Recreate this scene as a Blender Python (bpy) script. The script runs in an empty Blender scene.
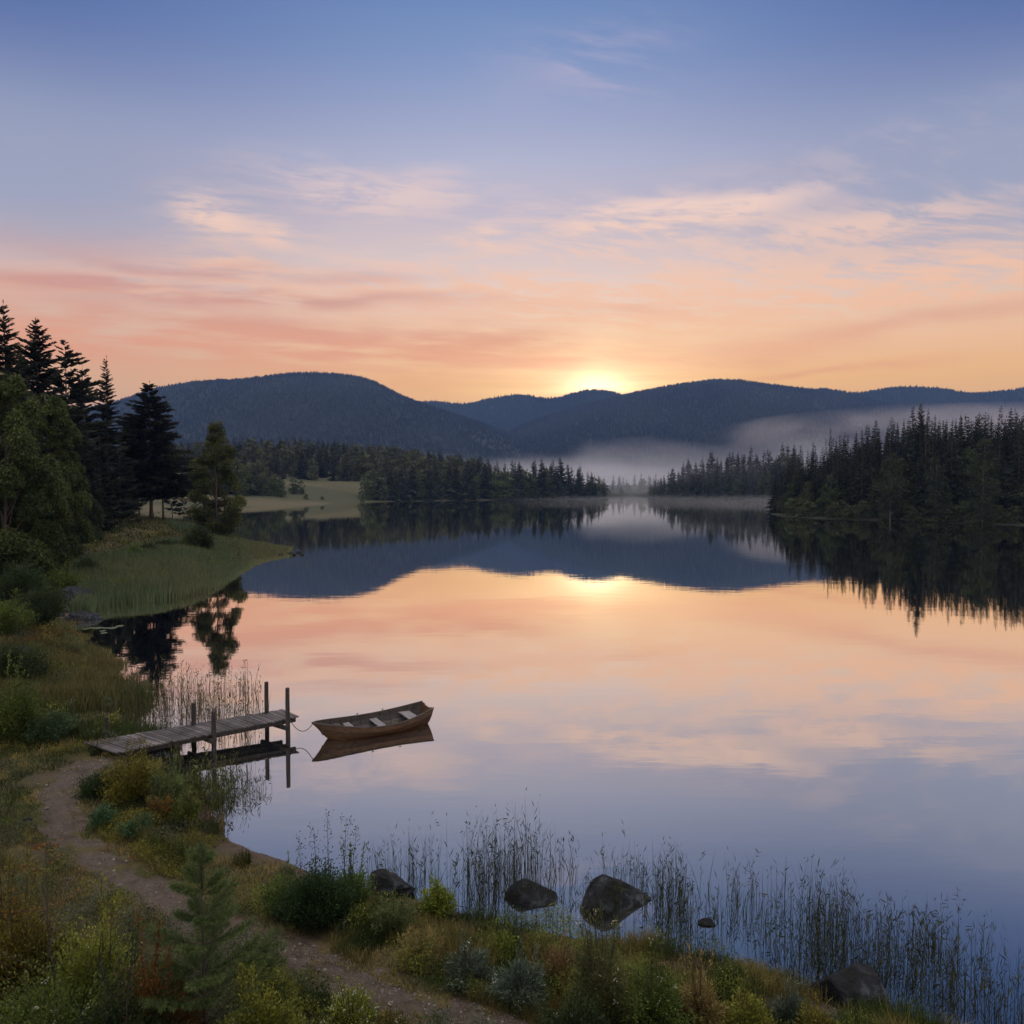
import bpy, bmesh, math, random
import numpy as np
from mathutils import Vector

# ------------------------------------------------------------------ camera, sky, sun, exposure
S = bpy.context.scene
COL = S.collection
FOC, PITCH, CZ = 740.0, math.radians(2.17), 7.5
cam_data = bpy.data.cameras.new('camera')
cam_data.sensor_width = 36.0
cam_data.lens = 36.0 * FOC / 1024.0
cam_data.clip_start = 0.1
cam_data.clip_end = 30000.0
cam = bpy.data.objects.new('camera', cam_data)
cam.location = (0, 0, CZ)
cam.rotation_euler = (math.pi / 2 - PITCH, 0, 0)
COL.objects.link(cam)
S.camera = cam
S.view_settings.view_transform = 'Standard'
S.view_settings.look = 'None'
S.view_settings.exposure = 0.0
S.view_settings.gamma = 1.0
S.cycles.volume_bounces = 1
S.cycles.volume_step_rate = 2.0
S.cycles.volume_max_steps = 128
S.cycles.max_bounces = 8
S.cycles.transparent_max_bounces = 8

SUN_AZ, SUN_EL = 6.5, 6.0          # degrees; just under the ridge line

def s2l(c):
    return tuple((x / 255 / 12.92) if x / 255 <= 0.04045 else ((x / 255 + 0.055) / 1.055) ** 2.4 for x in c)

class NT:
    """small helper for node maths"""
    def __init__(self, tree): self.t = tree
    def node(self, typ, **kw):
        n = self.t.nodes.new(typ)
        for k, v in kw.items(): setattr(n, k, v)
        return n
    def put(self, sock, v):
        if isinstance(v, E): self.t.links.new(v.s, sock)
        elif isinstance(v, bpy.types.NodeSocket): self.t.links.new(v, sock)
        else: sock.default_value = v
    def m(self, op, *a):
        n = self.node('ShaderNodeMath', operation=op)
        for i, v in enumerate(a): self.put(n.inputs[i], v)
        return E(self, n.outputs[0])
    def noise(self, vec, scale, detail=4, rough=0.5, dist=0.0, out='Fac'):
        n = self.node('ShaderNodeTexNoise')
        self.put(n.inputs['Vector'], vec)
        n.inputs['Scale'].default_value = scale; n.inputs['Detail'].default_value = detail
        n.inputs['Roughness'].default_value = rough; n.inputs['Distortion'].default_value = dist
        return E(self, n.outputs[out])
    def comb(self, x, y, z):
        n = self.node('ShaderNodeCombineXYZ')
        for i, v in enumerate((x, y, z)): self.put(n.inputs[i], v)
        return E(self, n.outputs[0])
    def sep(self, v):
        n = self.node('ShaderNodeSeparateXYZ'); self.put(n.inputs[0], v)
        return [E(self, o) for o in n.outputs]
    def mix(self, f, a, b):
        n = self.node('ShaderNodeMix', data_type='RGBA')
        self.put(n.inputs[0], f); self.put(n.inputs[6], a); self.put(n.inputs[7], b)
        return E(self, n.outputs[2])
    def vadd(self, a, b):
        n = self.node('ShaderNodeVectorMath', operation='ADD'); self.put(n.inputs[0], a); self.put(n.inputs[1], b)
        return E(self, n.outputs[0])
    def vscale(self, a, f):
        n = self.node('ShaderNodeVectorMath', operation='SCALE'); self.put(n.inputs[0], a); self.put(n.inputs[3], f)
        return E(self, n.outputs[0])
    def ramp(self, f, stops, interp='LINEAR'):
        n = self.node('ShaderNodeValToRGB'); self.put(n.inputs[0], f)
        cr = n.color_ramp; cr.interpolation = interp
        while len(cr.elements) < len(stops): cr.elements.new(0.5)
        for e, (p, c) in zip(cr.elements, stops):
            e.position = p; e.color = tuple(c)[:3] + (1,)
        return E(self, n.outputs[0])
    def smooth(self, x, a, b):
        n = self.node('ShaderNodeMapRange', interpolation_type='SMOOTHSTEP')
        self.put(n.inputs[0], x); n.inputs[1].default_value = a; n.inputs[2].default_value = b
        return E(self, n.outputs[0])

class E:
    def __init__(self, nt, s): self.nt, self.s = nt, s
    def __add__(s, o): return s.nt.m('ADD', s, o)
    __radd__ = __add__
    def __mul__(s, o): return s.nt.m('MULTIPLY', s, o)
    __rmul__ = __mul__
    def __sub__(s, o): return s.nt.m('SUBTRACT', s, o)
    def __rsub__(s, o): return s.nt.m('SUBTRACT', o, s)
    def __truediv__(s, o): return s.nt.m('DIVIDE', s, o)
    def __rtruediv__(s, o): return s.nt.m('DIVIDE', o, s)
    def clamp(s): return s.nt.m('MINIMUM', s.nt.m('MAXIMUM', s, 0.0), 1.0)

def px_azel(px, py):
    dx, dy = (px - 512) / FOC, (512 - py) / FOC
    f = math.cos(PITCH) + dy * math.sin(PITCH); z = -math.sin(PITCH) + dy * math.cos(PITCH)
    az = math.degrees(math.atan2(dx, f)); el = math.degrees(math.atan2(z, math.hypot(dx, f)))
    return az, el

W = bpy.data.worlds.new('World'); S.world = W; W.use_nodes = True
wt = W.node_tree; wt.nodes.clear(); N = NT(wt)
tc = N.node('ShaderNodeTexCoord')
dx, dy, dz = N.sep(tc.outputs['Generated'])
DEG = 180 / math.pi
el = N.m('ARCSINE', N.m('MAXIMUM', N.m('MINIMUM', dz, 0.9999), -0.9999)) * DEG
az = N.m('ARCTAN2', dx, dy) * DEG
# clear sky by height
STOPS = [(-5, (244, 170, 112)), (5, (250, 188, 118)), (7.5, (255, 194, 118)), (9.5, (255, 199, 146)), (11.5, (255, 210, 168)), (14, (247, 215, 196)),
         (17, (224, 204, 202)), (20, (200, 190, 204)), (23, (184, 186, 209)), (26, (161, 170, 203)), (29, (135, 155, 197)),
         (33, (108, 138, 187)), (45, (84, 110, 165)), (90, (66, 88, 140))]
lo, hi = -5, 90
base = N.ramp((el - lo) / (hi - lo), [((e - lo) / (hi - lo), s2l(c)) for e, c in STOPS])
# deeper blue high up at the sides
daz = az - SUN_AZ
away = (1 - N.m('EXPONENT', -1.0 * (az * az) / (30.0 ** 2)))
tintn = N.node('ShaderNodeMix', data_type='RGBA', blend_type='MULTIPLY'); tintn.inputs[0].default_value = 1.0
N.put(tintn.inputs[6], base); tintn.inputs[7].default_value = (.12, .27, .55, 1)
base = N.mix(away * N.smooth(el, 8.0, 30.0), base, E(N, tintn.outputs[2]))
lowband = N.m('EXPONENT', -1.0 * ((el - 9) * (el - 9)) / 60.0)
leftness = N.smooth(daz, -12.0, -38.0)
base = N.mix(leftness * lowband * 0.4, base, s2l((198, 158, 150)) + (1,))
midband = N.m('EXPONENT', -1.0 * ((el - 19) * (el - 19)) / 22.0)
sides = N.smooth(N.m('ABSOLUTE', az), 12.0, 34.0)
base = N.mix(sides * midband * 0.85, base, s2l((157, 166, 192)) + (1,))
# cloud sheet coordinates (a flat layer overhead)
inv = 1.0 / (N.m('MAXIMUM', dz, 0.0) + 0.10)
cx, cy = dx * inv, dy * inv
a_ = math.radians(14)
ux, uy = cx * math.cos(a_) + cy * math.sin(a_), cy * math.cos(a_) - cx * math.sin(a_)
pst = N.comb(ux * 0.85, uy * 1.55, 0.0)
warp = N.noise(pst, 1.3, 3, 0.5, out='Color')
pst2 = N.vadd(pst, N.vscale(warp, 0.55))
n_fine = N.noise(pst2, 6.5, 9, 0.64)
n_big = N.noise(pst2, 1.5, 5, 0.55)
elw = el + (N.noise(N.comb(az * 0.05, el * 0.16, 3.0), 1.2, 3) - 0.5) * 5.0
azw = az + (N.noise(N.comb(az * 0.05, el * 0.12, 9.0), 1.0, 3) - 0.5) * 16.0
def blob(px, py, wx, wy, s, tilt=0.0):
    a0, e0 = px_azel(px, py); sa, se = wx / FOC * DEG, wy / FOC * DEG
    u = (azw - a0) * (1 / sa); v = (elw - e0 - (azw - a0) * tilt) * (1 / se)
    return N.m('EXPONENT', -1.0 * (u * u + v * v)) * s
def mask(lst):
    o = None
    for b in lst:
        e = blob(*b); o = e if o is None else o + e
    return o.clamp()
bright = mask([(600, 62, 80, 26, .55), (380, 188, 110, 22, .75), (212, 219, 46, 15, 1.1), (292, 236, 30, 9, .8), (640, 230, 130, 24, .95, .03),
               (740, 212, 110, 12, .8, .1), (880, 222, 110, 15, .75, .05), (960, 268, 150, 30, .85, .05), (460, 242, 40, 8, .7), (430, 292, 230, 26, .9),
               (700, 290, 220, 26, .7), (200, 262, 70, 12, .8), (110, 290, 170, 18, .6), (600, 330, 200, 22, .6), (860, 150, 120, 14, .2)])
n_str = N.noise(N.vadd(N.comb(ux * 1.6, uy * 5.5, 2.0), N.vscale(warp, 1.1)), 2.6, 8, 0.62)
cl = N.smooth(n_fine * 0.5 + n_str * 0.38 + n_big * 0.28 + bright * 0.05, 0.515, 0.68) * bright
ccol = N.ramp((el - 5) / 30.0, [(0.0, s2l((255, 205, 130))), (0.2, s2l((255, 196, 150))), (0.36, s2l((250, 205, 178))), (0.5, s2l((246, 214, 200))), (0.68, s2l((222, 200, 208))), (0.9, s2l((182, 172, 200)))])
sky = N.mix(cl * 0.95, base, ccol)
dark = mask([(330, 352, 220, 21, 1.15, -.01), (120, 292, 150, 12, 1.0), (250, 298, 190, 9, .9), (300, 276, 120, 7, .6), (60, 335, 170, 22, .7), (640, 312, 60, 5, .25), (810, 372, 70, 4, .9), (900, 322, 190, 13, .6, .12), (560, 352, 90, 12, .7),
             (60, 238, 110, 14, .35), (700, 360, 60, 5, .5), (150, 262, 60, 7, .5)])
dk = (N.smooth(n_big * 0.6 + N.noise(N.comb(ux * 1.2, uy * 3.0, 5.0), 1.6, 6, 0.6) * 0.5, 0.36, 0.60) * dark).clamp()
dcol = N.ramp((el - 5) / 20.0, [(0.0, s2l((245, 165, 105))), (0.25, s2l((240, 162, 120))), (0.42, s2l((214, 154, 138))), (0.6, s2l((182, 146, 156))), (1.0, s2l((150, 150, 185)))])
sky = N.mix(dk * 0.85, sky, dcol)
# glow of the sun behind the ridge
e0 = el - 7.5
def glow(wa, we, col):
    g = N.m('EXPONENT', -1.0 * ((daz * daz) * (1 / wa ** 2) + (e0 * e0) * (1 / we ** 2)))
    return N.vscale(col, g)
streak = N.noise(N.comb(az * 0.05, el * 1.1, 0.0), 1.0, 4, 0.6)
g = N.vadd(N.vadd(glow(2.6, .8, (.62, .60, .48)), glow(1.8, 2.6, (.20, .18, .11))), N.vadd(N.vscale(glow(7.5, 2.6, (.46, .38, .20)), streak * 2.1), glow(17, 7, (.10, .055, .01))))
sky = N.vadd(sky, g)
# added fill: extra sky brightness overhead and behind the viewer to light the land
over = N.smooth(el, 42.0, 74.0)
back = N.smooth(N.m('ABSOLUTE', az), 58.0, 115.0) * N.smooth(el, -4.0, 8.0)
fill_noise = N.noise(N.comb(cx * .6, cy * .6, 7.0), 1.5, 5, .6) * 0.7 + 0.65
sky = N.vadd(sky, N.vadd(N.vscale((2.45, 2.22, 1.75), over * fill_noise), N.vscale((.60, .52, .42), back)))
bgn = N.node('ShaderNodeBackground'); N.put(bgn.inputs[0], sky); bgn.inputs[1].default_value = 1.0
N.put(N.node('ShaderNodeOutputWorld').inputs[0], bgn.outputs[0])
W.cycles.sampling_method = 'MANUAL'; W.cycles.sample_map_resolution = 1024

sun_d = bpy.data.lights.new('sun', 'SUN'); sun_d.energy = 2.0; sun_d.angle = math.radians(0.5); sun_d.color = (1.0, .74, .48)
sun = bpy.data.objects.new('sun', sun_d)
_a, _e = math.radians(SUN_AZ), math.radians(SUN_EL)
sdir = Vector((math.sin(_a) * math.cos(_e), math.cos(_a) * math.cos(_e), math.sin(_e)))
sun.rotation_euler = sdir.to_track_quat('Z', 'Y').to_euler(); COL.objects.link(sun)

# ------------------------------------------------------------------ helpers
rng = np.random.default_rng(7)
random.seed(7)

def ray(px, py):
    x, y = (np.asarray(px, float) - 512) / FOC, (512 - np.asarray(py, float)) / FOC
    return x, math.cos(PITCH) + y * math.sin(PITCH), -math.sin(PITCH) + y * math.cos(PITCH)
def at(px, py, z=0.0):
    x, y, d = ray(px, py); t = (z - CZ) / d
    return np.stack([x * t, y * t], -1)
def hz(px, py, D):
    """height of the point seen at (px,py) at distance D along the view"""
    x, y, d = ray(px, py); return CZ + d * D / y

def _hash(ix, iy, s):
    n = (ix.astype(np.int64) * 374761393 + iy.astype(np.int64) * 668265263 + s * 1442695041) & 0x7fffffff
    n = ((n ^ (n >> 13)) * 1274126177) & 0x7fffffff
    return ((n ^ (n >> 16)) & 0xffff) / 65535.0
def vnoise(x, y, s=0):
    x = np.asarray(x, float); y = np.asarray(y, float)
    ix, iy = np.floor(x), np.floor(y); fx, fy = x - ix, y - iy
    fx, fy = fx * fx * (3 - 2 * fx), fy * fy * (3 - 2 * fy)
    a = _hash(ix, iy, s); b = _hash(ix + 1, iy, s); c = _hash(ix, iy + 1, s); d = _hash(ix + 1, iy + 1, s)
    return (a * (1 - fx) + b * fx) * (1 - fy) + (c * (1 - fx) + d * fx) * fy
def fbm(x, y, o=4, s=0):
    r = 0; a = 0.5; t = 0
    for i in range(o):
        r = r + a * vnoise(x * 2 ** i, y * 2 ** i, s + i * 17); t += a; a *= .5
    return r / t
def sst(x, a, b):
    t = np.clip((x - a) / (b - a), 0, 1); return t * t * (3 - 2 * t)

class MB:
    """collects numpy geometry and links it as ONE mesh object"""
    def __init__(s): s.v = []; s.f = []; s.c = []; s.n = 0
    def add(s, v, faces, col=(.5, .5, .5)):
        v = np.asarray(v, float).reshape(-1, 3)
        for f in (faces if isinstance(faces, list) else [faces]):
            s.f.append(np.asarray(f, int) + s.n)
        c = np.asarray(col, float)
        if c.ndim == 1: c = np.tile(c, (len(v), 1))
        s.c.append(c[:, :3]); s.v.append(v); s.n += len(v)
    def build(s, name, mat, parent=None, smooth=False):
        me = bpy.data.meshes.new(name)
        V = np.concatenate(s.v); C = np.concatenate(s.c)
        me.vertices.add(len(V)); me.vertices.foreach_set('co', V.ravel().astype(np.float32))
        li = np.concatenate([f.ravel() for f in s.f])
        sz = np.concatenate([np.full(len(f), f.shape[1]) for f in s.f])
        me.loops.add(len(li)); me.loops.foreach_set('vertex_index', li.astype(np.int32))
        me.polygons.add(len(sz))
        st = np.concatenate([[0], np.cumsum(sz)[:-1]])
        me.polygons.foreach_set('loop_start', st.astype(np.int32))
        me.polygons.foreach_set('use_smooth', np.full(len(sz), smooth))
        me.update(calc_edges=True); me.validate()
        a = me.color_attributes.new('tint', 'FLOAT_COLOR', 'POINT')
        a.data.foreach_set('color', np.concatenate([C, np.ones((len(C), 1))], 1).ravel().astype(np.float32))
        me.materials.append(mat)
        o = bpy.data.objects.new(name, me); COL.objects.link(o)
        if parent: o.parent = parent
        return o

def tag(o, label=None, cat=None, group=None, kind=None):
    if label: o['label'] = label
    if cat: o['category'] = cat
    if group: o['group'] = group
    if kind: o['kind'] = kind
    return o
def empty(name, loc=(0, 0, 0), rz=0.0):
    o = bpy.data.objects.new(name, None); o.empty_display_size = 0.3; COL.objects.link(o)
    o.location = loc; o.rotation_euler = (0, 0, rz); return o
def copy_tree(o, parent=None):
    c = o.copy(); COL.objects.link(c)
    if parent: c.parent = parent
    for ch in list(o.children): copy_tree(ch, c)
    return c

def tube(mb, pts, rad, n=6, col=(.1, .08, .06), cap=True):
    pts = np.asarray(pts, float); rad = np.broadcast_to(np.asarray(rad, float), (len(pts),))
    t = np.gradient(pts, axis=0); t /= np.linalg.norm(t, axis=1, keepdims=True) + 1e-9
    ref = np.array([0, 0, 1.0]) if abs(t[0][2]) < .9 else np.array([1.0, 0, 0])
    u = np.cross(t, ref); u /= np.linalg.norm(u, axis=1, keepdims=True) + 1e-9; w = np.cross(t, u)
    a = np.arange(n) * 2 * np.pi / n
    V = pts[:, None] + rad[:, None, None] * (np.cos(a)[None, :, None] * u[:, None] + np.sin(a)[None, :, None] * w[:, None])
    k = len(pts); i = np.arange(k - 1)[:, None] * n; j = np.arange(n)[None]; j2 = (j + 1) % n
    F = np.stack([i + j, i + j2, i + n + j2, i + n + j], -1).reshape(-1, 4)
    fs = [F]
    if cap: fs += [np.arange(n)[None, ::-1], ((k - 1) * n + np.arange(n))[None]]
    mb.add(V.reshape(-1, 3), fs, col)
def unit(v): return v / (np.linalg.norm(v, axis=-1, keepdims=True) + 1e-9)
def leaves(mb, P, Dn, L, Wd, col, r=None):
    """diamond leaves: base P, direction Dn, length L, width Wd"""
    r = r or rng; n = len(P); Dn = unit(Dn); q = unit(r.normal(size=(n, 3))); s = unit(np.cross(Dn, q))
    L = np.broadcast_to(np.asarray(L, float), (n,))[:, None]; Wd = np.broadcast_to(np.asarray(Wd, float), (n,))[:, None]
    nn = np.cross(Dn, s)
    V = np.stack([P, P + Dn * L * .45 + s * Wd * .5 + nn * Wd * .12, P + Dn * L, P + Dn * L * .45 - s * Wd * .5 + nn * Wd * .12], 1)
    c = np.repeat(np.broadcast_to(col, (n, 3)), 4, 0)
    mb.add(V.reshape(-1, 3), np.arange(4 * n).reshape(n, 4), c)
def box(mb, c, s, rz=0, col=(.3, .25, .2), rot=None):
    v = np.array([[x, y, z] for z in (-.5, .5) for y in (-.5, .5) for x in (-.5, .5)]) * np.asarray(s)
    if rot is not None: v = v @ np.asarray(rot).T
    if rz: ca, sa = math.cos(rz), math.sin(rz); v = v @ np.array([[ca, sa, 0], [-sa, ca, 0], [0, 0, 1]])
    mb.add(v + np.asarray(c), [np.array([[0, 2, 3, 1], [4, 5, 7, 6], [0, 1, 5, 4], [2, 6, 7, 3], [0, 4, 6, 2], [1, 3, 7, 5]])], col)

# ------------------------------------------------------------------ materials
def new_mat(name):
    m = bpy.data.materials.new(name); m.use_nodes = True; t = m.node_tree; t.nodes.clear()
    n = NT(t); out = n.node('ShaderNodeOutputMaterial'); return m, n, out
def foliage_mat(name, trans=0.3, var=0.25, rough=0.5, scale=1.0):
    m, n, out = new_mat(name)
    c = n.node('ShaderNodeAttribute', attribute_name='tint').outputs['Color']
    oi = n.node('ShaderNodeObjectInfo')
    hs = n.node('ShaderNodeHueSaturation'); n.put(hs.inputs['Color'], c)
    r = E(n, oi.outputs['Random'])
    n.put(hs.inputs['Hue'], 0.5 + (r - 0.5) * 0.05); n.put(hs.inputs['Value'], scale * (1.0 + (r - 0.5) * var))
    p = n.node('ShaderNodeBsdfPrincipled'); n.put(p.inputs['Base Color'], hs.outputs[0]); p.inputs['Roughness'].default_value = rough
    p.inputs['Specular IOR Level'].default_value = 0.15
    if trans > 0:
        tr = n.node('ShaderNodeBsdfTranslucent'); n.put(tr.inputs[0], hs.outputs[0])
        mx = n.node('ShaderNodeMixShader'); mx.inputs[0].default_value = trans
        n.put(mx.inputs[1], p.outputs[0]); n.put(mx.inputs[2], tr.outputs[0]); n.put(out.inputs[0], mx.outputs[0])
    else: n.put(out.inputs[0], p.outputs[0])
    return m
M_leaf = foliage_mat('leaf', .35, .3)
M_needle = foliage_mat('needle', .12, .3)
M_grass = foliage_mat('grass_blade', .3, .1)
M_reed = foliage_mat('reed_stem', .1, .1)

def bark_mat(name, c1, c2, sc, stretch=(1, 1, .15), rough=.85, bump=.6):
    m, n, out = new_mat(name)
    tcn = n.node('ShaderNodeTexCoord'); mp = n.node('ShaderNodeMapping'); n.put(mp.inputs[0], tcn.outputs['Object']); mp.inputs['Scale'].default_value = stretch
    f = n.noise(mp.outputs[0], sc, 6, .6)
    p = n.node('ShaderNodeBsdfPrincipled'); n.put(p.inputs['Base Color'], n.ramp(f, [(.35, c1), (.65, c2)])); p.inputs['Roughness'].default_value = rough
    b = n.node('ShaderNodeBump'); b.inputs['Strength'].default_value = bump; b.inputs['Distance'].default_value = .03; n.put(b.inputs['Height'], f); n.put(p.inputs['Normal'], b.outputs[0])
    n.put(out.inputs[0], p.outputs[0]); return m
M_bark = bark_mat('bark', (.03, .022, .018), (.10, .075, .06), 8)
M_birch = bark_mat('birch_bark', (.03, .028, .026), (.17, .16, .15), 3, (1, 1, 3))
M_rock, n, out = new_mat('rock')
tcn = n.node('ShaderNodeTexCoord'); f = n.noise(tcn.outputs['Object'], 3.2, 9, .65, .6); f2 = n.noise(tcn.outputs['Object'], 1.1, 4, .5); f3 = n.noise(tcn.outputs['Object'], 26, 4, .6)
c = n.ramp(f, [(.38, (.003, .0035, .004)), (.54, (.012, .014, .019)), (.70, (.066, .078, .10))])
c = n.mix(n.smooth(f2, .60, .72) * .5, c, (.018, .021, .010, 1)); c = n.mix(n.smooth(f3, .64, .74) * .25, c, (.11, .115, .13, 1))
p = n.node('ShaderNodeBsdfPrincipled'); n.put(p.inputs['Base Color'], c); n.put(p.inputs['Roughness'], 0.5 + f * 0.4); p.inputs['Specular IOR Level'].default_value = .22
b = n.node('ShaderNodeBump'); b.inputs['Strength'].default_value = .9; b.inputs['Distance'].default_value = .08; n.put(b.inputs['Height'], f + f3 * 0.2); n.put(p.inputs['Normal'], b.outputs[0])
n.put(out.inputs[0], p.outputs[0])

def wood_mat(name, c1, c2, c3, axis='tint', rough=.75, grain=(1.2, 22, 22)):
    m, n, out = new_mat(name)
    tcn = n.node('ShaderNodeTexCoord'); mp = n.node('ShaderNodeMapping'); n.put(mp.inputs[0], tcn.outputs['Object']); mp.inputs['Scale'].default_value = grain
    f = n.noise(mp.outputs[0], 1.6, 7, .6, .3)
    at_ = n.node('ShaderNodeAttribute', attribute_name='tint')
    v = n.sep(at_.outputs['Color'])[0]
    c = n.ramp(f, [(.3, c1), (.52, c2), (.75, c3)]); c = n.vscale(c, 0.55 + v * 0.9)
    p = n.node('ShaderNodeBsdfPrincipled'); n.put(p.inputs['Base Color'], c); p.inputs['Roughness'].default_value = rough
    b = n.node('ShaderNodeBump'); b.inputs['Strength'].default_value = .5; b.inputs['Distance'].default_value = .006; n.put(b.inputs['Height'], f); n.put(p.inputs['Normal'], b.outputs[0])
    n.put(out.inputs[0], p.outputs[0]); return m
# ------------------------------------------------------------------ terrain
LAKE_PX = [(1060, 1075), (1000, 1052), (940, 1036), (880, 1018), (800, 990), (740, 968), (680, 952), (640, 945), (590, 940), (540, 932), (500, 925), (460, 912), (420, 902), (370, 893),
           (330, 880), (290, 863), (262, 854), (240, 846), (222, 833), (212, 817), (206, 800), (192, 786), (172, 772), (160, 761), (140, 752), (130, 740),
           (120, 722), (112, 702), (102, 682), (92, 662), (80, 645), (66, 634), (62, 622), (74, 610), (95, 604), (130, 600), (165, 597), (195, 589), (222, 576), (250, 562), (275, 557),
           (289, 553), (286, 549), (262, 545), (240, 541), (215, 532), (170, 525), (130, 521), (100, 518), (86, 514), (110, 510.5), (160, 509), (235, 507.5), (300, 505.3), (370, 502),
           (450, 500.7), (540, 499.6), (600, 498.6), (612, 496.6), (630, 495.6), (648, 497), (655, 498.5), (700, 499.4), (775, 500), (800, 500.6), (828, 503), (812, 507), (782, 511),
           (771, 514.5), (800, 517.5), (850, 519.5), (920, 522), (1024, 525.5), (1150, 531), (1300, 540)]
_p = np.array([at(x, y) for x, y in LAKE_PX])
_p = np.concatenate([_p, [[112, 55], [100, 14], [40, 2], [14, 6]]])
def catmull(P, k=4, closed=True):
    n = len(P); o = []
    for i in range(n if closed else n - 1):
        if closed: a, b, c, d = P[i - 1], P[i], P[(i + 1) % n], P[(i + 2) % n]
        else: a, b, c, d = P[max(i - 1, 0)], P[i], P[i + 1], P[min(i + 2, n - 1)]
        for t in np.arange(k) / k:
            o.append(.5 * ((2 * b) + (c - a) * t + (2 * a - 5 * b + 4 * c - d) * t ** 2 + (3 * b - a - 3 * c + d) * t ** 3))
    if not closed: o.append(P[-1])
    return np.array(o)
LAKE = catmull(_p, 3)
def shore_dist(x, y):
    """signed distance to the lake's edge, positive on land"""
    x = np.asarray(x, float); sh = x.shape; x = x.ravel(); y = np.asarray(y, float).ravel()
    out = np.empty(len(x)); A = LAKE; B = np.roll(LAKE, -1, 0)
    for s in range(0, len(x), 20000):
        X, Y = x[s:s + 20000, None], y[s:s + 20000, None]
        ex, ey = (B - A)[:, 0], (B - A)[:, 1]
        t = np.clip(((X - A[:, 0]) * ex + (Y - A[:, 1]) * ey) / (ex * ex + ey * ey + 1e-9), 0, 1)
        d = np.sqrt(np.min((X - A[:, 0] - t * ex) ** 2 + (Y - A[:, 1] - t * ey) ** 2, 1))
        cr = ((A[:, 1] > Y) != (B[:, 1] > Y)) & (X < ex * (Y - A[:, 1]) / (ey + 1e-12) + A[:, 0])
        out[s:s + 20000] = np.where(cr.sum(1) % 2 == 1, -d, d)
    return out.reshape(sh)
def gz(x, y, cx, cy, sx, sy, h): return h * np.exp(-((x - cx) / sx) ** 2 / 2 - ((y - cy) / sy) ** 2 / 2)
def terrain(x, y, d=None):
    x = np.asarray(x, float); y = np.asarray(y, float)
    if d is None: d = shore_dist(x, y)
    r = np.hypot(x, y)
    dn = d + (fbm(x * .8, y * .8, 3, 3) - .5) * np.clip(r * .02, .25, 2.0) * 1.2 * (r < 150)
    dp = np.maximum(dn, 0)
    land = .16 * (1 - np.exp(-dp / .5)) + .085 * np.minimum(dp, 14) + .02 * np.minimum(np.maximum(dp - 14, 0), 60)
    land += (fbm(x * .35, y * .35, 3, 5) - .5) * .35 * np.clip(dp / 3, 0, 1)
    land += 4.6 * np.exp(-(r / 4.6) ** 2) * np.clip(dp / 2, 0, 1)
    ramp = sst(d, 0, 45)
    land += (gz(x, y, -165, 540, 110, 130, 24) + gz(x, y, 25, 520, 60, 60, 0) + gz(x, y, 290, 330, 120, 110, 26) + gz(x, y, 140, 480, 60, 60, 3)) * ramp
    land += gz(x, y, -48, 103, 11, 12, 1.1) * sst(d, 0, 5) + gz(x, y, -62, 75, 20, 25, 1.5) * sst(d, 0, 6)
    land += fbm(x * .008, y * .008, 3, 8) * 10 * sst(y, 600, 1500)
    return np.where(dn > 0, land, -.16 * np.minimum(-dn, 12))
def ground_at(px, py, hgt=0.0):
    """the ground point that the photograph shows at a pixel"""
    x, y, d = ray(px, py)
    lo_, hi_ = 1.5, 700.0
    ts = np.exp(np.linspace(math.log(lo_), math.log(hi_), 500))
    h = CZ + d * ts - np.maximum(terrain(x * ts, y * ts), 0) - hgt
    i = int(np.argmax(h < 0)) if (h < 0).any() else len(ts) - 1
    a, b = ts[max(i - 1, 0)], ts[i]
    for _ in range(14):
        m_ = (a + b) / 2
        if CZ + d * m_ - max(float(terrain(x * m_, y * m_)), 0) - hgt < 0: b = m_
        else: a = m_
    X, Y = float(x * b), float(y * b)
    return X, Y, max(float(terrain(X, Y)), 0)

# polar grid: even in angle, growing with distance
ang = np.concatenate([np.linspace(-180, -46, 40)[:-1], np.linspace(-46, 46, 720), np.linspace(46, 180, 40)[1:]])
rad = np.concatenate([[0.4], np.exp(np.linspace(math.log(1.2), math.log(6), 30))[:-1], np.exp(np.linspace(math.log(6), math.log(60), 330))[:-1], np.exp(np.linspace(math.log(60), math.log(4600), 240))])
A_, R_ = np.meshgrid(np.radians(ang), rad)
gx, gy = R_ * np.sin(A_), R_ * np.cos(A_)
gd = shore_dist(gx, gy)
gzv = terrain(gx, gy, gd)
PATH_PX = [(118, 760, .40), (90, 768, .50), (62, 792, .42), (62, 825, .34), (95, 860, .36), (140, 892, .42), (190, 920, .42), (240, 938, .38), (290, 952, .34), (340, 975, .32), (400, 1000, .30), (470, 1020, .30), (540, 1045, .28)]
pp = np.array([[*ground_at(a, b_)[:2], w] for a, b_, w in PATH_PX]); pc = catmull(pp, 14, False)
def path_dist(x, y):
    o = np.full(np.shape(x), 1e9)
    for k in range(0, len(pc), 3): o = np.minimum(o, np.hypot(x - pc[k, 0], y - pc[k, 1]) / pc[k, 2])
    return o
SOIL = np.array([.082, .064, .056])
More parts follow.
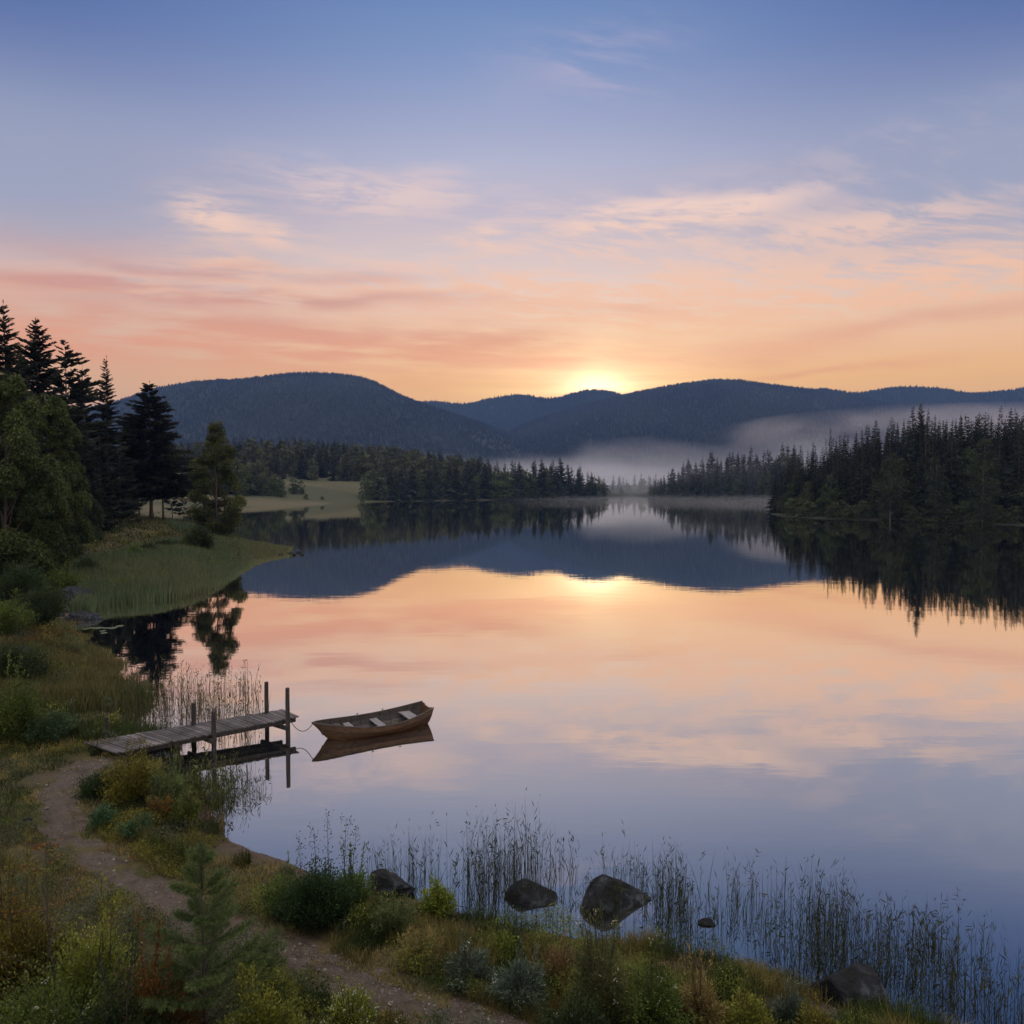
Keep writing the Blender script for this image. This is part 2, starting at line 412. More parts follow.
def ground_colour(x, y, d):
    g1, g2, g3 = fbm(x * .55, y * .55, 4, 21), fbm(x * 1.7, y * 1.7, 4, 31), fbm(x * .2, y * .2, 3, 41)
    soil = np.array([.062, .048, .040]); dry = np.array([.105, .078, .034]); moss = np.array([.052, .052, .020]); dark = np.array([.024, .022, .012]); sand = np.array([.115, .085, .068])
    c = soil + (moss - soil) * sst(g1, .38, .62)[..., None]
    c = c + (dry - c) * (sst(g2, .48, .68) * .7)[..., None]
    c = c + (dark - c) * (sst(g3, .52, .72) * .6)[..., None]
    k = (1 - sst(d, .1, .9))[..., None] * (1 - sst(np.hypot(x, y), 60, 110))[..., None]
    c = c + (sand * .7 - c) * k
    near = np.hypot(x, y) < 40
    pd = np.full(np.shape(x), 99.0); pd[near] = path_dist(x[near], y[near])
    m_ = 1 - sst(pd + (fbm(x * 3.1, y * 3.1, 4, 84) - .5) * 3.2 + (fbm(x * .8, y * .8, 2, 85) - .5) * 1.2, .75, 1.15)
    c = c + (SOIL * (.8 + .5 * fbm(x * 6, y * 6, 3, 86))[..., None] - c) * (m_ * .9)[..., None]
    far = sst(np.hypot(x, y), 110, 220)[..., None]
    field = np.array([.058, .062, .034]) + (np.array([.100, .088, .055]) - np.array([.058, .062, .034])) * sst(fbm(x * .02, y * .06, 3, 4), .4, .6)[..., None]
    field = field + (np.array([.024, .028, .018]) - field) * sst(x + y * .05, -30, 20)[..., None]
    far = np.maximum(far, (sst(x, 5, 40) * sst(y, 60, 90))[..., None])
    return c + (field - c) * far
gc = ground_colour(gx, gy, gd)
M_ground, n, out = new_mat('ground')
at_ = n.node('ShaderNodeAttribute', attribute_name='tint'); tcn = n.node('ShaderNodeTexCoord')
f = n.noise(tcn.outputs['Object'], 9, 8, .7); f2 = n.noise(tcn.outputs['Object'], 60, 3, .6); f3 = n.noise(tcn.outputs['Object'], 2.2, 5, .6)
c = n.vscale(at_.outputs['Color'], f * 1.3 + f2 * .9 - .05)
c = n.mix(n.smooth(f3, .52, .66) * .5, c, (.028, .022, .017, 1))
p = n.node('ShaderNodeBsdfPrincipled'); n.put(p.inputs['Base Color'], c); p.inputs['Roughness'].default_value = .95; p.inputs['Specular IOR Level'].default_value = .15
b = n.node('ShaderNodeBump'); b.inputs['Strength'].default_value = .8; b.inputs['Distance'].default_value = .06; n.put(b.inputs['Height'], f + f2 * .25); n.put(p.inputs['Normal'], b.outputs[0])
n.put(out.inputs[0], p.outputs[0])
nr, na = gx.shape
i, j = np.meshgrid(np.arange(nr - 1), np.arange(na - 1), indexing='ij')
F = np.stack([i * na + j, (i + 1) * na + j, (i + 1) * na + j + 1, i * na + j + 1], -1).reshape(-1, 4)[:, ::-1]
mb = MB(); mb.add(np.stack([gx, gy, gzv], -1).reshape(-1, 3), F, gc.reshape(-1, 3))
mb.add([(0, 0, float(gzv[0, 0]))] + [tuple(v) for v in np.stack([gx[0], gy[0], gzv[0]], -1)], np.array([[0, k + 2, k + 1] for k in range(na - 1)]), (.05, .05, .03))
ground = tag(mb.build('ground', M_ground, smooth=True), kind='structure')

# water
M_water, n, out = new_mat('lake_water')
tcn = n.node('ShaderNodeTexCoord'); geo = n.node('ShaderNodeNewGeometry')
mp = n.node('ShaderNodeMapping'); n.put(mp.inputs[0], tcn.outputs['Object']); mp.inputs['Scale'].default_value = (.5, 1.6, 1)
h1 = n.noise(mp.outputs[0], .55, 3, .5); h2 = n.noise(mp.outputs[0], 2.6, 3, .55)
b = n.node('ShaderNodeBump'); b.inputs['Strength'].default_value = 1.0; b.inputs['Distance'].default_value = .0014; n.put(b.inputs['Height'], h1 * 2.2 + h2 * .35)
lw = n.node('ShaderNodeLayerWeight'); lw.inputs[0].default_value = .5
fac = n.ramp(E(n, lw.outputs['Facing']), [(0.0, (.06,) * 3), (.40, (.33,) * 3), (.50, (.47,) * 3), (.62, (.64,) * 3), (.74, (.82,) * 3), (.84, (.94,) * 3), (1.0, (.97,) * 3)])
gl = n.node('ShaderNodeBsdfGlossy'); gl.inputs['Roughness'].default_value = .018; gl.inputs['Color'].default_value = (1, .975, .92, 1); n.put(gl.inputs['Normal'], b.outputs[0])
df = n.node('ShaderNodeBsdfDiffuse'); df.inputs[0].default_value = (.006, .009, .012, 1)
mx = n.node('ShaderNodeMixShader'); n.put(mx.inputs[0], fac); n.put(mx.inputs[1], df.outputs[0]); n.put(mx.inputs[2], gl.outputs[0]); n.put(out.inputs[0], mx.outputs[0])
mb = MB(); mb.add([(-250, -20, 0), (400, -20, 0), (400, 620, 0), (-250, 620, 0)], np.array([[0, 1, 2, 3]]))
water = tag(mb.build('water', M_water), kind='structure')

# ------------------------------------------------------------------ mountains
M_mount, n, out = new_mat('mountain_forest')
tcn = n.node('ShaderNodeTexCoord')
f = n.noise(tcn.outputs['Object'], .012, 8, .65); f2 = n.noise(tcn.outputs['Object'], .0025, 3, .5)
c = n.ramp(f, [(.35, (.008, .010, .008)), (.65, (.020, .022, .017))]); c = n.mix(n.smooth(f2, .58, .66) * .4, c, (.055, .05, .04, 1))
p = n.node('ShaderNodeBsdfPrincipled'); n.put(p.inputs['Base Color'], c); p.inputs['Roughness'].default_value = .95; p.inputs['Specular IOR Level'].default_value = .1
n.put(out.inputs[0], p.outputs[0])
M_far = foliage_mat('far_forest', 0, 0)
MOUNT_BASE = -12
def mountain(name, ridge, D, Df, Db, seed, ntree):
    px = np.array([r[0] for r in ridge], float); py = np.array([r[1] for r in ridge], float)
    U = np.linspace(px[0], px[-1], int((px[-1] - px[0]) / 3)); P = np.interp(U, px, py)
    k = np.ones(9) / 9; P = np.convolve(np.pad(P, 4, 'edge'), k, 'valid')
    x0, y0, d0 = ray(U, P); H = CZ + d0 * D / y0                       # ridge height
    V = np.concatenate([np.linspace(0, 1, 70), np.linspace(1, 2, 30)[1:]])
    def h_of(u, v, Hh):
        yy = np.where(v <= 1, Df + (D - Df) * v, D + (Db - D) * (v - 1))
        t = np.where(v <= 1, v, 2 - v)
        prof = sst(t, -.15, 1.0) * .55 + .45 * t ** 1.4
        xx = u * yy
        ns = fbm(xx / (D * .10), yy / (D * .16), 5, seed) - .5
        return xx, yy, MOUNT_BASE + (Hh - MOUNT_BASE) * np.clip(prof * (1 + ns * .75 * (1 - t) * 2 * t) * 1.0, 0, 1)
    uu = (U - 512) / FOC / (math.cos(PITCH))
    Ug, Vg = np.meshgrid(uu, V); Hg = np.broadcast_to(H, Ug.shape)
    X, Y, Z = h_of(Ug, Vg, Hg)
    mb = MB(); nr, na = X.shape; i, j = np.meshgrid(np.arange(nr - 1), np.arange(na - 1), indexing='ij')
    mb.add(np.stack([X, Y, Z], -1).reshape(-1, 3), np.stack([i * na + j, i * na + j + 1, (i + 1) * na + j + 1, (i + 1) * na + j], -1).reshape(-1, 4))
    o = tag(mb.build('mountain', M_mount, smooth=True), kind='structure')
    # forest cover: small conifers standing on the slopes, densest along the crest
    r = np.random.default_rng(seed)
    nc = int(ntree * .22)
    ur = r.uniform(uu[0], uu[-1], ntree); vr = np.concatenate([1 - np.abs(r.normal(0, .012, nc)), r.uniform(.05, 1.0, ntree - nc) ** .8])
    Hr = np.interp(ur, uu, H)
    x, y, z = h_of(ur, vr, Hr)
    sc = D / FOC
    hh = r.uniform(1.8, 3.6, ntree) * sc; hh[:nc] *= r.uniform(1.0, 1.5, nc); ww = hh * r.uniform(.26, .42, ntree)
    a = r.uniform(0, 6.28, ntree)
    vs = [np.stack([x, y, z + hh], -1)]
    for q in range(4): vs.append(np.stack([x + ww * np.cos(a + q * 1.571), y + ww * np.sin(a + q * 1.571), z - 1.5], -1))
    Vt = np.stack(vs, 1).reshape(-1, 3); bI = np.arange(ntree)[:, None] * 5
    Ft = np.concatenate([bI + np.array([[0, 1 + q, 1 + (q + 1) % 4]]) for q in range(4)])
    g_ = (r.uniform(.6, 1.0, ntree) * (.45 + .9 * sst(fbm(x / D * 14, y / D * 9, 4, seed + 5), .35, .65)))[:, None] * np.array([.013, .0165, .012])
    mb = MB(); mb.add(Vt, Ft, np.repeat(g_, 5, 0)); tag(mb.build('forest_cover', M_far), kind='stuff')
mountain('m1', [(-420, 450), (-200, 432), (-60, 425), (40, 418), (100, 409), (125, 402), (160, 390), (200, 384), (245, 382), (280, 377), (310, 375), (345, 377), (370, 381), (390, 392), (410, 402), (440, 412), (480, 425), (520, 440), (570, 462), (600, 478)], 2300, 1250, 3000, 11, 34000)
mountain('m2', [(330, 440), (380, 412), (420, 404), (445, 404.5), (465, 408), (490, 401), (515, 397), (530, 398), (551, 403), (570, 396), (590, 392), (608, 393), (626, 399), (660, 410), (720, 440)], 3300, 2850, 3900, 12, 16000)
mountain('m3', [(430, 470), (480, 450), (520, 428), (560, 414), (600, 403), (640, 394), (680, 387), (715, 382), (740, 383), (780, 389), (830, 394), (855, 399), (900, 410), (960, 425), (1040, 440), (1150, 462)], 2700, 1400, 3400, 13, 34000)
mountain('m4', [(760, 410), (800, 396), (815, 390), (830, 392), (855, 397), (880, 391), (905, 389), (940, 391), (965, 396), (990, 395), (1024, 391), (1100, 388), (1250, 400), (1450, 430)], 3000, 2300, 3700, 14, 22000)

# ------------------------------------------------------------------ haze and mist
HZ_DENS = 1.0e-4
M_haze, n, out = new_mat('haze')
pv = n.node('ShaderNodeVolumePrincipled'); pv.inputs['Color'].default_value = (.25, .46, .98, 1); pv.inputs['Density'].default_value = HZ_DENS; pv.inputs['Anisotropy'].default_value = 0.0
n.put(out.inputs['Volume'], pv.outputs[0])
mb = MB(); box(mb, (0, 1000, 195), (10000, 7400, 430)); hz_o = tag(mb.build('haze', M_haze), kind='stuff')

def mist(c, r_, dens, col, seed, nscale=1.0, aniso=.3, lift=.0, pad=1.0):
    m, n, out = new_mat('mist')
    tcn = n.node('ShaderNodeTexCoord')
    X, Y, Z = n.sep(tcn.outputs['Object'])
    x, y, z = X * (1 / r_[0]), Y * (1 / r_[1]), Z * (1 / r_[2])
    nv = n.node('ShaderNodeVectorMath', operation='ADD'); n.put(nv.inputs[0], tcn.outputs['Object']); nv.inputs[1].default_value = (seed * 511, seed * 77, seed * 31)
    mp = n.node('ShaderNodeMapping'); n.put(mp.inputs[0], nv.outputs[0]); mp.inputs['Scale'].default_value = (1, 1, 2.6)
    nz = n.noise(mp.outputs[0], nscale, 4, .55, .4)
    q = 1.0 - (x * x + y * y + z * z)
    d = (n.smooth(q + (nz - .5) * 3.6, .05, 1.25)) * dens
    pv = n.node('ShaderNodeVolumePrincipled'); pv.inputs['Color'].default_value = col + (1,); n.put(pv.inputs['Density'], d); pv.inputs['Anisotropy'].default_value = aniso
    n.put(out.inputs['Volume'], pv.outputs[0])
    mb = MB(); mb.add(*ell(r_)); o = mb.build('mist', m); o.location = c
    return tag(o, kind='stuff')
def ell(r_):
    bm = bmesh.new(); bmesh.ops.create_icosphere(bm, subdivisions=3, radius=1.06)
    v = np.array([x.co[:] for x in bm.verts]) * np.array(r_); f = np.array([[x.index for x in q.verts] for q in bm.faces]); bm.free(); return v, f
MC = (.92, .93, 1.0)
mist((330, 900, 22), (560, 170, 44), .0025, MC, 1, .006)
mist((700, 1050, 72), (420, 170, 46), .0026, (1.0, .93, .92), 2, .005)
mist((60, 760, 14), (240, 160, 28), .0042, MC, 3, .008)
mist((1120, 1500, 128), (600, 200, 46), .0026, (1.0, .9, .88), 5, .004)
mist((95, 300, .6), (110, 120, 2.6), .0020, MC, 4, .03)
mist((135, 372, 8), (95, 40, 17), .0055, MC, 6, .02)
mist((70, 500, 6), (120, 70, 15), .010, MC, 7, .012)
# ------------------------------------------------------------------ trees
def conifer(h, r, base=.08, whorl=.55, nb=6, droop=.35, twig=9, col=(.028, .040, .020), seed=1, tw=.16, tl=.32, shape=.85, irregular=.2, layered=False, trunk_r=None, flat=.0, lift=.25, dens=1, up0=.9):
    """returns (trunk, crown) mesh builders for a conifer of height h"""
    r_ = np.random.default_rng(seed); T = MB(); C = MB()
    tr = trunk_r or h * .011
    zs = np.linspace(-.4, h, 12); wob = np.cumsum(r_.normal(0, h * .0012, (12, 2)), 0)
    tube(T, np.concatenate([wob, zs[:, None]], 1), np.interp(zs, [-.4, .5, h * .5, h], [tr * 1.5, tr, tr * .6, .012]), 7, (.06, .045, .035))
    z = h * base; P = []; Dd = []; Ln = []; Wn = []; Cn = []
    while z < h * .985:
        t = (z / h - base) / (1 - base)
        R = r * (1 - t) ** shape * (1.0 if t > .12 else .75 + 2 * t)
        k = max(3, int(nb * (1 - .35 * t)) + r_.integers(-1, 2)); a0 = r_.uniform(0, 6.28)
        for b_ in range(k):
            a = a0 + b_ * 6.283 / k + r_.normal(0, .25)
            L = max(.010 * h, R * r_.uniform(1 - irregular * 1.6, 1 + irregular))
            if layered and r_.random() < .15: continue
            up = up0 * t ** 2 + .05; z0 = z + r_.normal(0, whorl * .25)
            n_ = max(4, int(twig * (.5 + L / r)))
            s = np.linspace(.08 if not layered else .16, 1, n_)
            px = np.cos(a) * s * L; py = np.sin(a) * s * L
            pz = z0 + L * (up * s - droop * (1 - t * .7) * s ** 1.6 + lift * s ** 3 * (1 - t))
            pts = np.stack([px, py, pz], 1)
            if L > .5: tube(T, pts[::max(1, n_ // 3)], np.linspace(tr * .22, .01, len(pts[::max(1, n_ // 3)])), 3, (.05, .04, .03), cap=False)
            d0 = unit(np.gradient(pts, axis=0))
            side = np.array([-np.sin(a), np.cos(a), 0])
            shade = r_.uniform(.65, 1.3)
            for sg in (-1, 1, 0) * dens:
                m_ = n_
                ww = (0.75 * sg) * np.ones(m_) + r_.normal(0, .22, m_)
                dirs = d0 + side * ww[:, None] + np.array([0, 0, 1]) * (r_.normal(-.18 if not layered else .12, .22, m_))[:, None]
                ln = tl * L * (1.15 - .75 * s) * r_.uniform(.7, 1.3, m_) + .12 * r / 3
                P.append(pts + d0 * r_.uniform(-.5, .5, m_)[:, None] * L / n_ * (dens > 1) + r_.normal(0, .03 * L, (m_, 3)) * np.array([1, 1, .6])); Dd.append(dirs); Ln.append(ln); Wn.append(ln * tw * 2.0 * r_.uniform(.8, 1.5, m_))
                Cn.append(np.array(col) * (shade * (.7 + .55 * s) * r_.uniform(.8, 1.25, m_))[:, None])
        z += whorl * (1 - .45 * t) * r_.uniform(.8, 1.2)
    P.append(np.array([[wob[-1][0], wob[-1][1], h - .25 * whorl]])); Dd.append(np.array([[0, 0, 1.]])); Ln.append(np.array([whorl * 1.0])); Wn.append(np.array([.09])); Cn.append(np.array([col]))
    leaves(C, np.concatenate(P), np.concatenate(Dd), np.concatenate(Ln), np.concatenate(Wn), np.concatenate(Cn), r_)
    return T, C

def broadleaf(h, r, base=.15, nl=24000, leaf=.16, col=(.055, .075, .022), col2=(.11, .12, .03), seed=1, prof=None, nclump=120, weep=.5, trunk=(.35, .33, .3), clump=.22, trunk_r=None, lean=0):
    r_ = np.random.default_rng(seed); T = MB(); C = MB()
    prof = prof or (lambda t: np.sin(np.pi * np.clip(t, 0, 1) ** .8) ** .7)
    tr = trunk_r or h * .012
    zs = np.linspace(-.3, h * .9, 10); wob = np.cumsum(r_.normal(0, h * .006, (10, 2)), 0); wob -= wob[0]
    tp = np.concatenate([wob, zs[:, None]], 1)
    tube(T, tp, np.interp(zs, [-.3, .4, h * .9], [tr * 1.5, tr, tr * .15]), 7, trunk)
    t = r_.beta(1.2, 1.1, nclump); a = r_.uniform(0, 6.283, nclump); rr = r * prof(t) * r_.uniform(.35, 1.0, nclump) ** .6
    cz = h * (base + (1 - base) * t); ctr = np.stack([rr * np.cos(a), rr * np.sin(a), cz], 1)
    ctr[:, :2] += np.stack([np.interp(cz, zs, wob[:, k]) for k in (0, 1)], 1)
    cs = r * clump * r_.uniform(.6, 1.5, nclump) * (1.15 - .55 * t)
    for c_ in ctr[r_.permutation(nclump)[:min(nclump, 34)]]:
        z0 = max(h * base * .7, c_[2] - np.hypot(c_[0], c_[1]) * 1.1); b0 = np.array([np.interp(z0, zs, wob[:, 0]), np.interp(z0, zs, wob[:, 1]), z0])
        mid = (b0 + c_) / 2 + np.array([0, 0, .1 * r]); tube(T, np.array([b0, mid, c_]), [tr * .32, tr * .2, .012], 4, np.array(trunk) * .6, cap=False)
    w = cs ** 2; idx = r_.choice(nclump, nl, p=w / w.sum())
    v = unit(r_.normal(size=(nl, 3))) * (r_.uniform(0, 1, nl) ** .45)[:, None]
    off = v * cs[idx][:, None] * np.array([1, 1, .8])
    off[:, 2] -= weep * cs[idx] * np.maximum(0, np.hypot(v[:, 0], v[:, 1])) ** 2
    P = ctr[idx] + off
    P[:, 2] = np.maximum(P[:, 2], .1)
    D_ = v * np.array([1, 1, .4]) + np.array([0, 0, -weep]) + r_.normal(0, .5, (nl, 3))
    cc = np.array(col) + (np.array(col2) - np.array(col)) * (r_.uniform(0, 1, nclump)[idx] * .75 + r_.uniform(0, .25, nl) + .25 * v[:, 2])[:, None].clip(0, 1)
    cc = cc * r_.uniform(.7, 1.3, nl)[:, None]
    leaves(C, P, D_, leaf * r_.uniform(.6, 1.4, nl), leaf * .62, cc, r_)
    return T, C

def make_tree(name, TC, loc, label, cat, group=None, bark=None, leafm=None, rz=0.0, sub='crown'):
    root = empty(name, loc, rz); TC[0].build('trunk', bark or M_bark, root, smooth=True); TC[1].build(sub, leafm or M_needle, root)
    return tag(root, label, cat, group)
def scale_to(o, sx, sz): o.scale = (sx, sx, sz)

SPR = (.0205, .0265, .0175)
DGR = (.024, .034, .018)
# near trees on the left bank: px, base py, top py
def base_xyz(px, py, D=None):
    if D is None: return ground_at(px, py)
    X = (px - 512) / FOC * D; return X, D, float(terrain(X, D))
def tall(px, D, top): # height for a tree at column px, distance D whose top shows at row top
    x, y, z = base_xyz(px, 0, D); return (x, y, z - .05), hz(px, top, D) - z

specs = [ # px, D, top, radius factor, kind, label
 (8, 60, 302, .19, 'a', 'tall black spruce at the frame edge, top cut by the left border'),
 (40, 74, 320, .20, 'b', 'broad tall dark conifer with twin-looking ragged top above the round birches'),
 (68, 83, 343, .22, 'c', 'ragged open pine top rising just behind the broad dark conifer'),
 (86, 92, 366, .22, 'c', 'lower ragged conifer between the broad dark conifer and the pointed spruce'),
 (108, 92, 357, .145, 'a', 'slim pointed dark spruce standing against the orange sky beside the pine'),
 (24, 88, 352, .20, 'a', 'dark spruce mostly hidden behind the light green birches'),
 (100, 78, 436, .22, 'b', 'shorter dark conifer leaning into the birches below the pointed spruce'),
 (120, 88, 448, .26, 'b', 'low wide dark conifer between the birches and the layered pine'),
 (84, 76, 420, .20, 'a', 'dark spruce directly behind the right edge of the light green birches'),
 (126, 112, 415, .17, 'a', 'shorter dark spruce squeezed between the pointed spruce and the layered pine'),
]
for k, (px, D, top, rf, kd, lab) in enumerate(specs):
    loc, h = tall(px, D, top)
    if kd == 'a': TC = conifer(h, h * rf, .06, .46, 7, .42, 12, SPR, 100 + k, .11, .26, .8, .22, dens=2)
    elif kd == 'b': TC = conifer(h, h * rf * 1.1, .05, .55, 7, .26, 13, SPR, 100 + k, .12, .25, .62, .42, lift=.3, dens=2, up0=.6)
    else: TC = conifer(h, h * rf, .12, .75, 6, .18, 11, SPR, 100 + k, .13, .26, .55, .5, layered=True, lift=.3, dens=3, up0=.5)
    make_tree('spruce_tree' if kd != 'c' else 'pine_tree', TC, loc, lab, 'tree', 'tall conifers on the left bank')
# layered pine
loc, h = tall(151, 100, 382)
TC = conifer(h, 5.9, .17, .50, 9, .20, 14, (.021, .025, .018), 131, .12, .24, .72, .34, layered=True, trunk_r=.24, lift=.12, dens=3, up0=.35)
make_tree('pine_tree', TC, loc, 'layered dark pine with a bare lower trunk beside the slender birch', 'tree', 'tall conifers on the left bank')
for k, (px, D, top, rf) in enumerate([(163, 104, 430, .22), (139, 106, 440, .24)]):
    loc, h = tall(px, D, top)
    make_tree('pine_tree', conifer(h, h * rf, .24, .7, 6, .15, 11, (.021, .025, .018), 140 + k, .14, .26, .6, .3, layered=True, lift=.12, dens=2, up0=.35), loc,
              ['dark pine tucked close behind the right side of the layered pine', 'dark pine tucked close behind the left side of the layered pine'][k], 'tree', 'tall conifers on the left bank')
for k, (px, D, top) in enumerate([(172, 112, 488), (184, 114, 494)]):
    loc, h = tall(px, D, top)
    make_tree('pine_tree', conifer(h, h * .34, .35, .5, 5, .1, 8, (.021, .026, .018), 150 + k, .22, .36, .6, .3, layered=True, trunk_r=.09), loc,
              ['small pine with bare stem under the layered pine', 'smallest pine with bare stem nearest the bright water under the layered pine'][k], 'tree')
# slender birch
loc, h = tall(218, 84, 421)
slender = lambda t: np.interp(t, [0, .12, .35, .62, .8, 1], [.35, .75, 1.0, .80, .42, .12])
TC = broadleaf(h, 2.75, .06, 36000, .20, (.030, .036, .014), (.092, .092, .030), 21, slender, 100, .35, (.20, .18, .16), .25, .13)
make_tree('birch_tree', TC, loc, 'slender green birch standing alone on the grassy spit', 'tree', bark=M_bark, leafm=M_leaf)
# round leafy trees at the left
rnd = lambda t: np.interp(t, [0, .15, .40, .70, .88, 1], [.75, .95, 1.0, .74, .42, .12])
for k, (px, D, top, r_, lab) in enumerate([(4, 47, 372, 3.2, 'round light green birch nearest the left frame edge with drooping boughs'),
                                           (44, 57, 383, 2.7, 'tall light green birch with drooping boughs in front of the dark spruces'),
                                           (24, 52, 425, 2.9, 'lower round leafy birch filling the gap between its two taller neighbours'),
                                           (76, 70, 486, 2.2, 'dusky green birch with weeping boughs at the foot of the pointed spruce')]):
    loc, h = tall(px, D, top)
    cA, cB = ((.022, .034, .012), (.074, .098, .026)) if k < 3 else ((.024, .036, .018), (.042, .056, .026))
    TC = broadleaf(h, r_, .03, 62000, .19, cA, cB, 30 + k, rnd, 130, .9, (.05, .045, .04), .23, .12)
    make_tree('birch_tree', TC, loc, lab, 'tree', 'leafy birches at the left', M_bark, M_leaf)

# ---- prototypes for the woods across the water
def far_mesh(TC, name='conifer_tree'):
    """one mesh (trunk and crown) for trees too small to show parts"""
    T, C = TC; C.n0 = C.n
    for v, c in zip(T.v, T.c): pass
    M = MB()
    for src in (T, C):
        V = np.concatenate(src.v); Cc = np.concatenate(src.c); base_n = M.n
        for f in src.f: M.f.append(f + base_n)
        M.v.append(V); M.c.append(Cc); M.n += len(V)
    return M
UN = 10.0   # prototype height
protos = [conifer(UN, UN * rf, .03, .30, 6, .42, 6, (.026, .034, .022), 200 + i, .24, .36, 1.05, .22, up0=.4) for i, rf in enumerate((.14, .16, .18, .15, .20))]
protoM = []
for i, TC in enumerate(protos):
    t_ = TC[0].build('trunk', M_bark); c_ = TC[1].build('crown', M_needle); protoM.append((t_, c_))
bprotos = [broadleaf(UN, UN * rf, .10, 2600, .42, (.030, .042, .018), (.058, .072, .028), 220 + i, rnd if i % 2 else slender, 60, .4, (.3, .28, .26), .32, .10) for i, rf in enumerate((.26, .22, .30))]
bprotoM = [(TC[0].build('trunk', M_birch), TC[1].build('crown', M_leaf)) for TC in bprotos]
sfar = [far_mesh(conifer(UN, UN * rf, .03, .60, 5, .4, 4, (.036, .047, .034), 240 + i, .34, .5, .8, .25)).build('spruce_tree', M_needle) for i, rf in enumerate((.17, .20, .23))]
bfar = [far_mesh(broadleaf(UN, UN * rf, .06, 900, .75, (.050, .066, .032), (.090, .105, .046), 260 + i, rnd, 30, .3, (.1, .09, .08), .36, .1)).build('leafy_tree', M_leaf) for i, rf in enumerate((.26, .32))]
first = {}
R2 = np.random.default_rng(5)
def place_parts(pair, name, loc, h, wf, label, group, cat='tree'):
    root = empty(name, loc, R2.uniform(0, 6.28)); root.scale = (h / UN * wf, h / UN * wf, h / UN)
    for q in pair:
        if q.name in first and first[q.name] == 1: o = q.copy(); COL.objects.link(o); o.name = q.name.split('.')[0]
        else: o = q; first[q.name] = 1
        o.parent = root
    return tag(root, label, cat, group)
def place_far(q, loc, h, wf, label, group):
    if q.name in first: o = q.copy(); COL.objects.link(o)
    else: o = q; first[q.name] = 1
    o.location = loc; o.rotation_euler = (0, 0, R2.uniform(0, 6.28)); o.scale = (h / UN * wf, h / UN * wf, h / UN)
    return tag(o, label, 'tree', group)

# right-hand wood
RT = [(772, 462), (785, 455), (800, 447), (830, 436), (865, 426), (900, 418), (925, 410), (960, 413), (1000, 409), (1060, 405), (1160, 400)]
rx, ry = zip(*RT)
def right_shore_D(px):  # distance of the front trees
    return np.interp(px, [771, 800, 850, 920, 1024, 1160], [183, 168, 158, 147, 136, 120])
cands = []
for px in np.arange(776, 1075, 4.9):
    for row in range(5):
        p_ = px + R2.uniform(-3, 3); D = right_shore_D(p_) + row * 6.5 + R2.uniform(0, 6) + 1.5
        cands.append((p_, D, row))
back_rows = []
for p_, D, row in cands:
    X = (p_ - 512) / FOC * D; z = float(terrain(X, D))
    if float(shore_dist(X, D)) < .8: continue
    topy = np.interp(p_, rx, ry) + R2.uniform(-2, 16) + (4 - row) * 3.0
    if R2.random() < .18: topy -= 7
    h = hz(p_, topy, D) - z
    if row == 0 and R2.random() < .55: h *= R2.uniform(.45, .75)
    h = min(h, 27)
    if row in (1, 3):
        back_rows.append((X, D, z, h)); continue
    if row <= 1 and R2.random() < (.42 if p_ < 900 else .25):
        place_parts(bprotoM[R2.integers(3)], 'birch_tree', (X, D, z - .1), h * .72, 1.0, 'leafy green birch along the edge of the dark spruce wood on the right shore', 'birches edging the right shore wood')
    else:
        place_parts(protoM[R2.integers(5)], 'spruce_tree', (X, D, z - .1), h, R2.uniform(.85, 1.25), 'dark spruce in the dense wood on the right shore', 'spruces of the right shore wood')
# single birches with pale stems in front of it, and the tallest spruce
for px, D, h, lab in [(983, 139, 15.5, 'pale stemmed birch before the dark wood, nearest the right border'), (890, 149, 14.0, 'pale stemmed birch in front of the middle of the dark right wood'), (938, 144, 12.5, 'small pale stemmed birch below the tallest spruce of the right wood')]:
    X = (px - 512) / FOC * D; z = float(terrain(X, D))
    make_tree('birch_tree', broadleaf(h, h * .17, .16, 4200, .36, (.026, .034, .018), (.046, .058, .028), int(px), rnd, 60, .4, (.20, .19, .18), .34, .11), (X, D, z - .05), lab, 'tree', bark=M_birch, leafm=M_leaf)
D = 152; X = (919 - 512) / FOC * D; z = float(terrain(X, D))
make_tree('spruce_tree', conifer(hz(919, 403, D) - z, 3.6, .04, .5, 6, .42, 8, (.024, .032, .02), 777, .2, .38, .85, .2), (X, D, z - .1), 'tallest pointed spruce standing out above the dark wood on the right shore', 'tree')

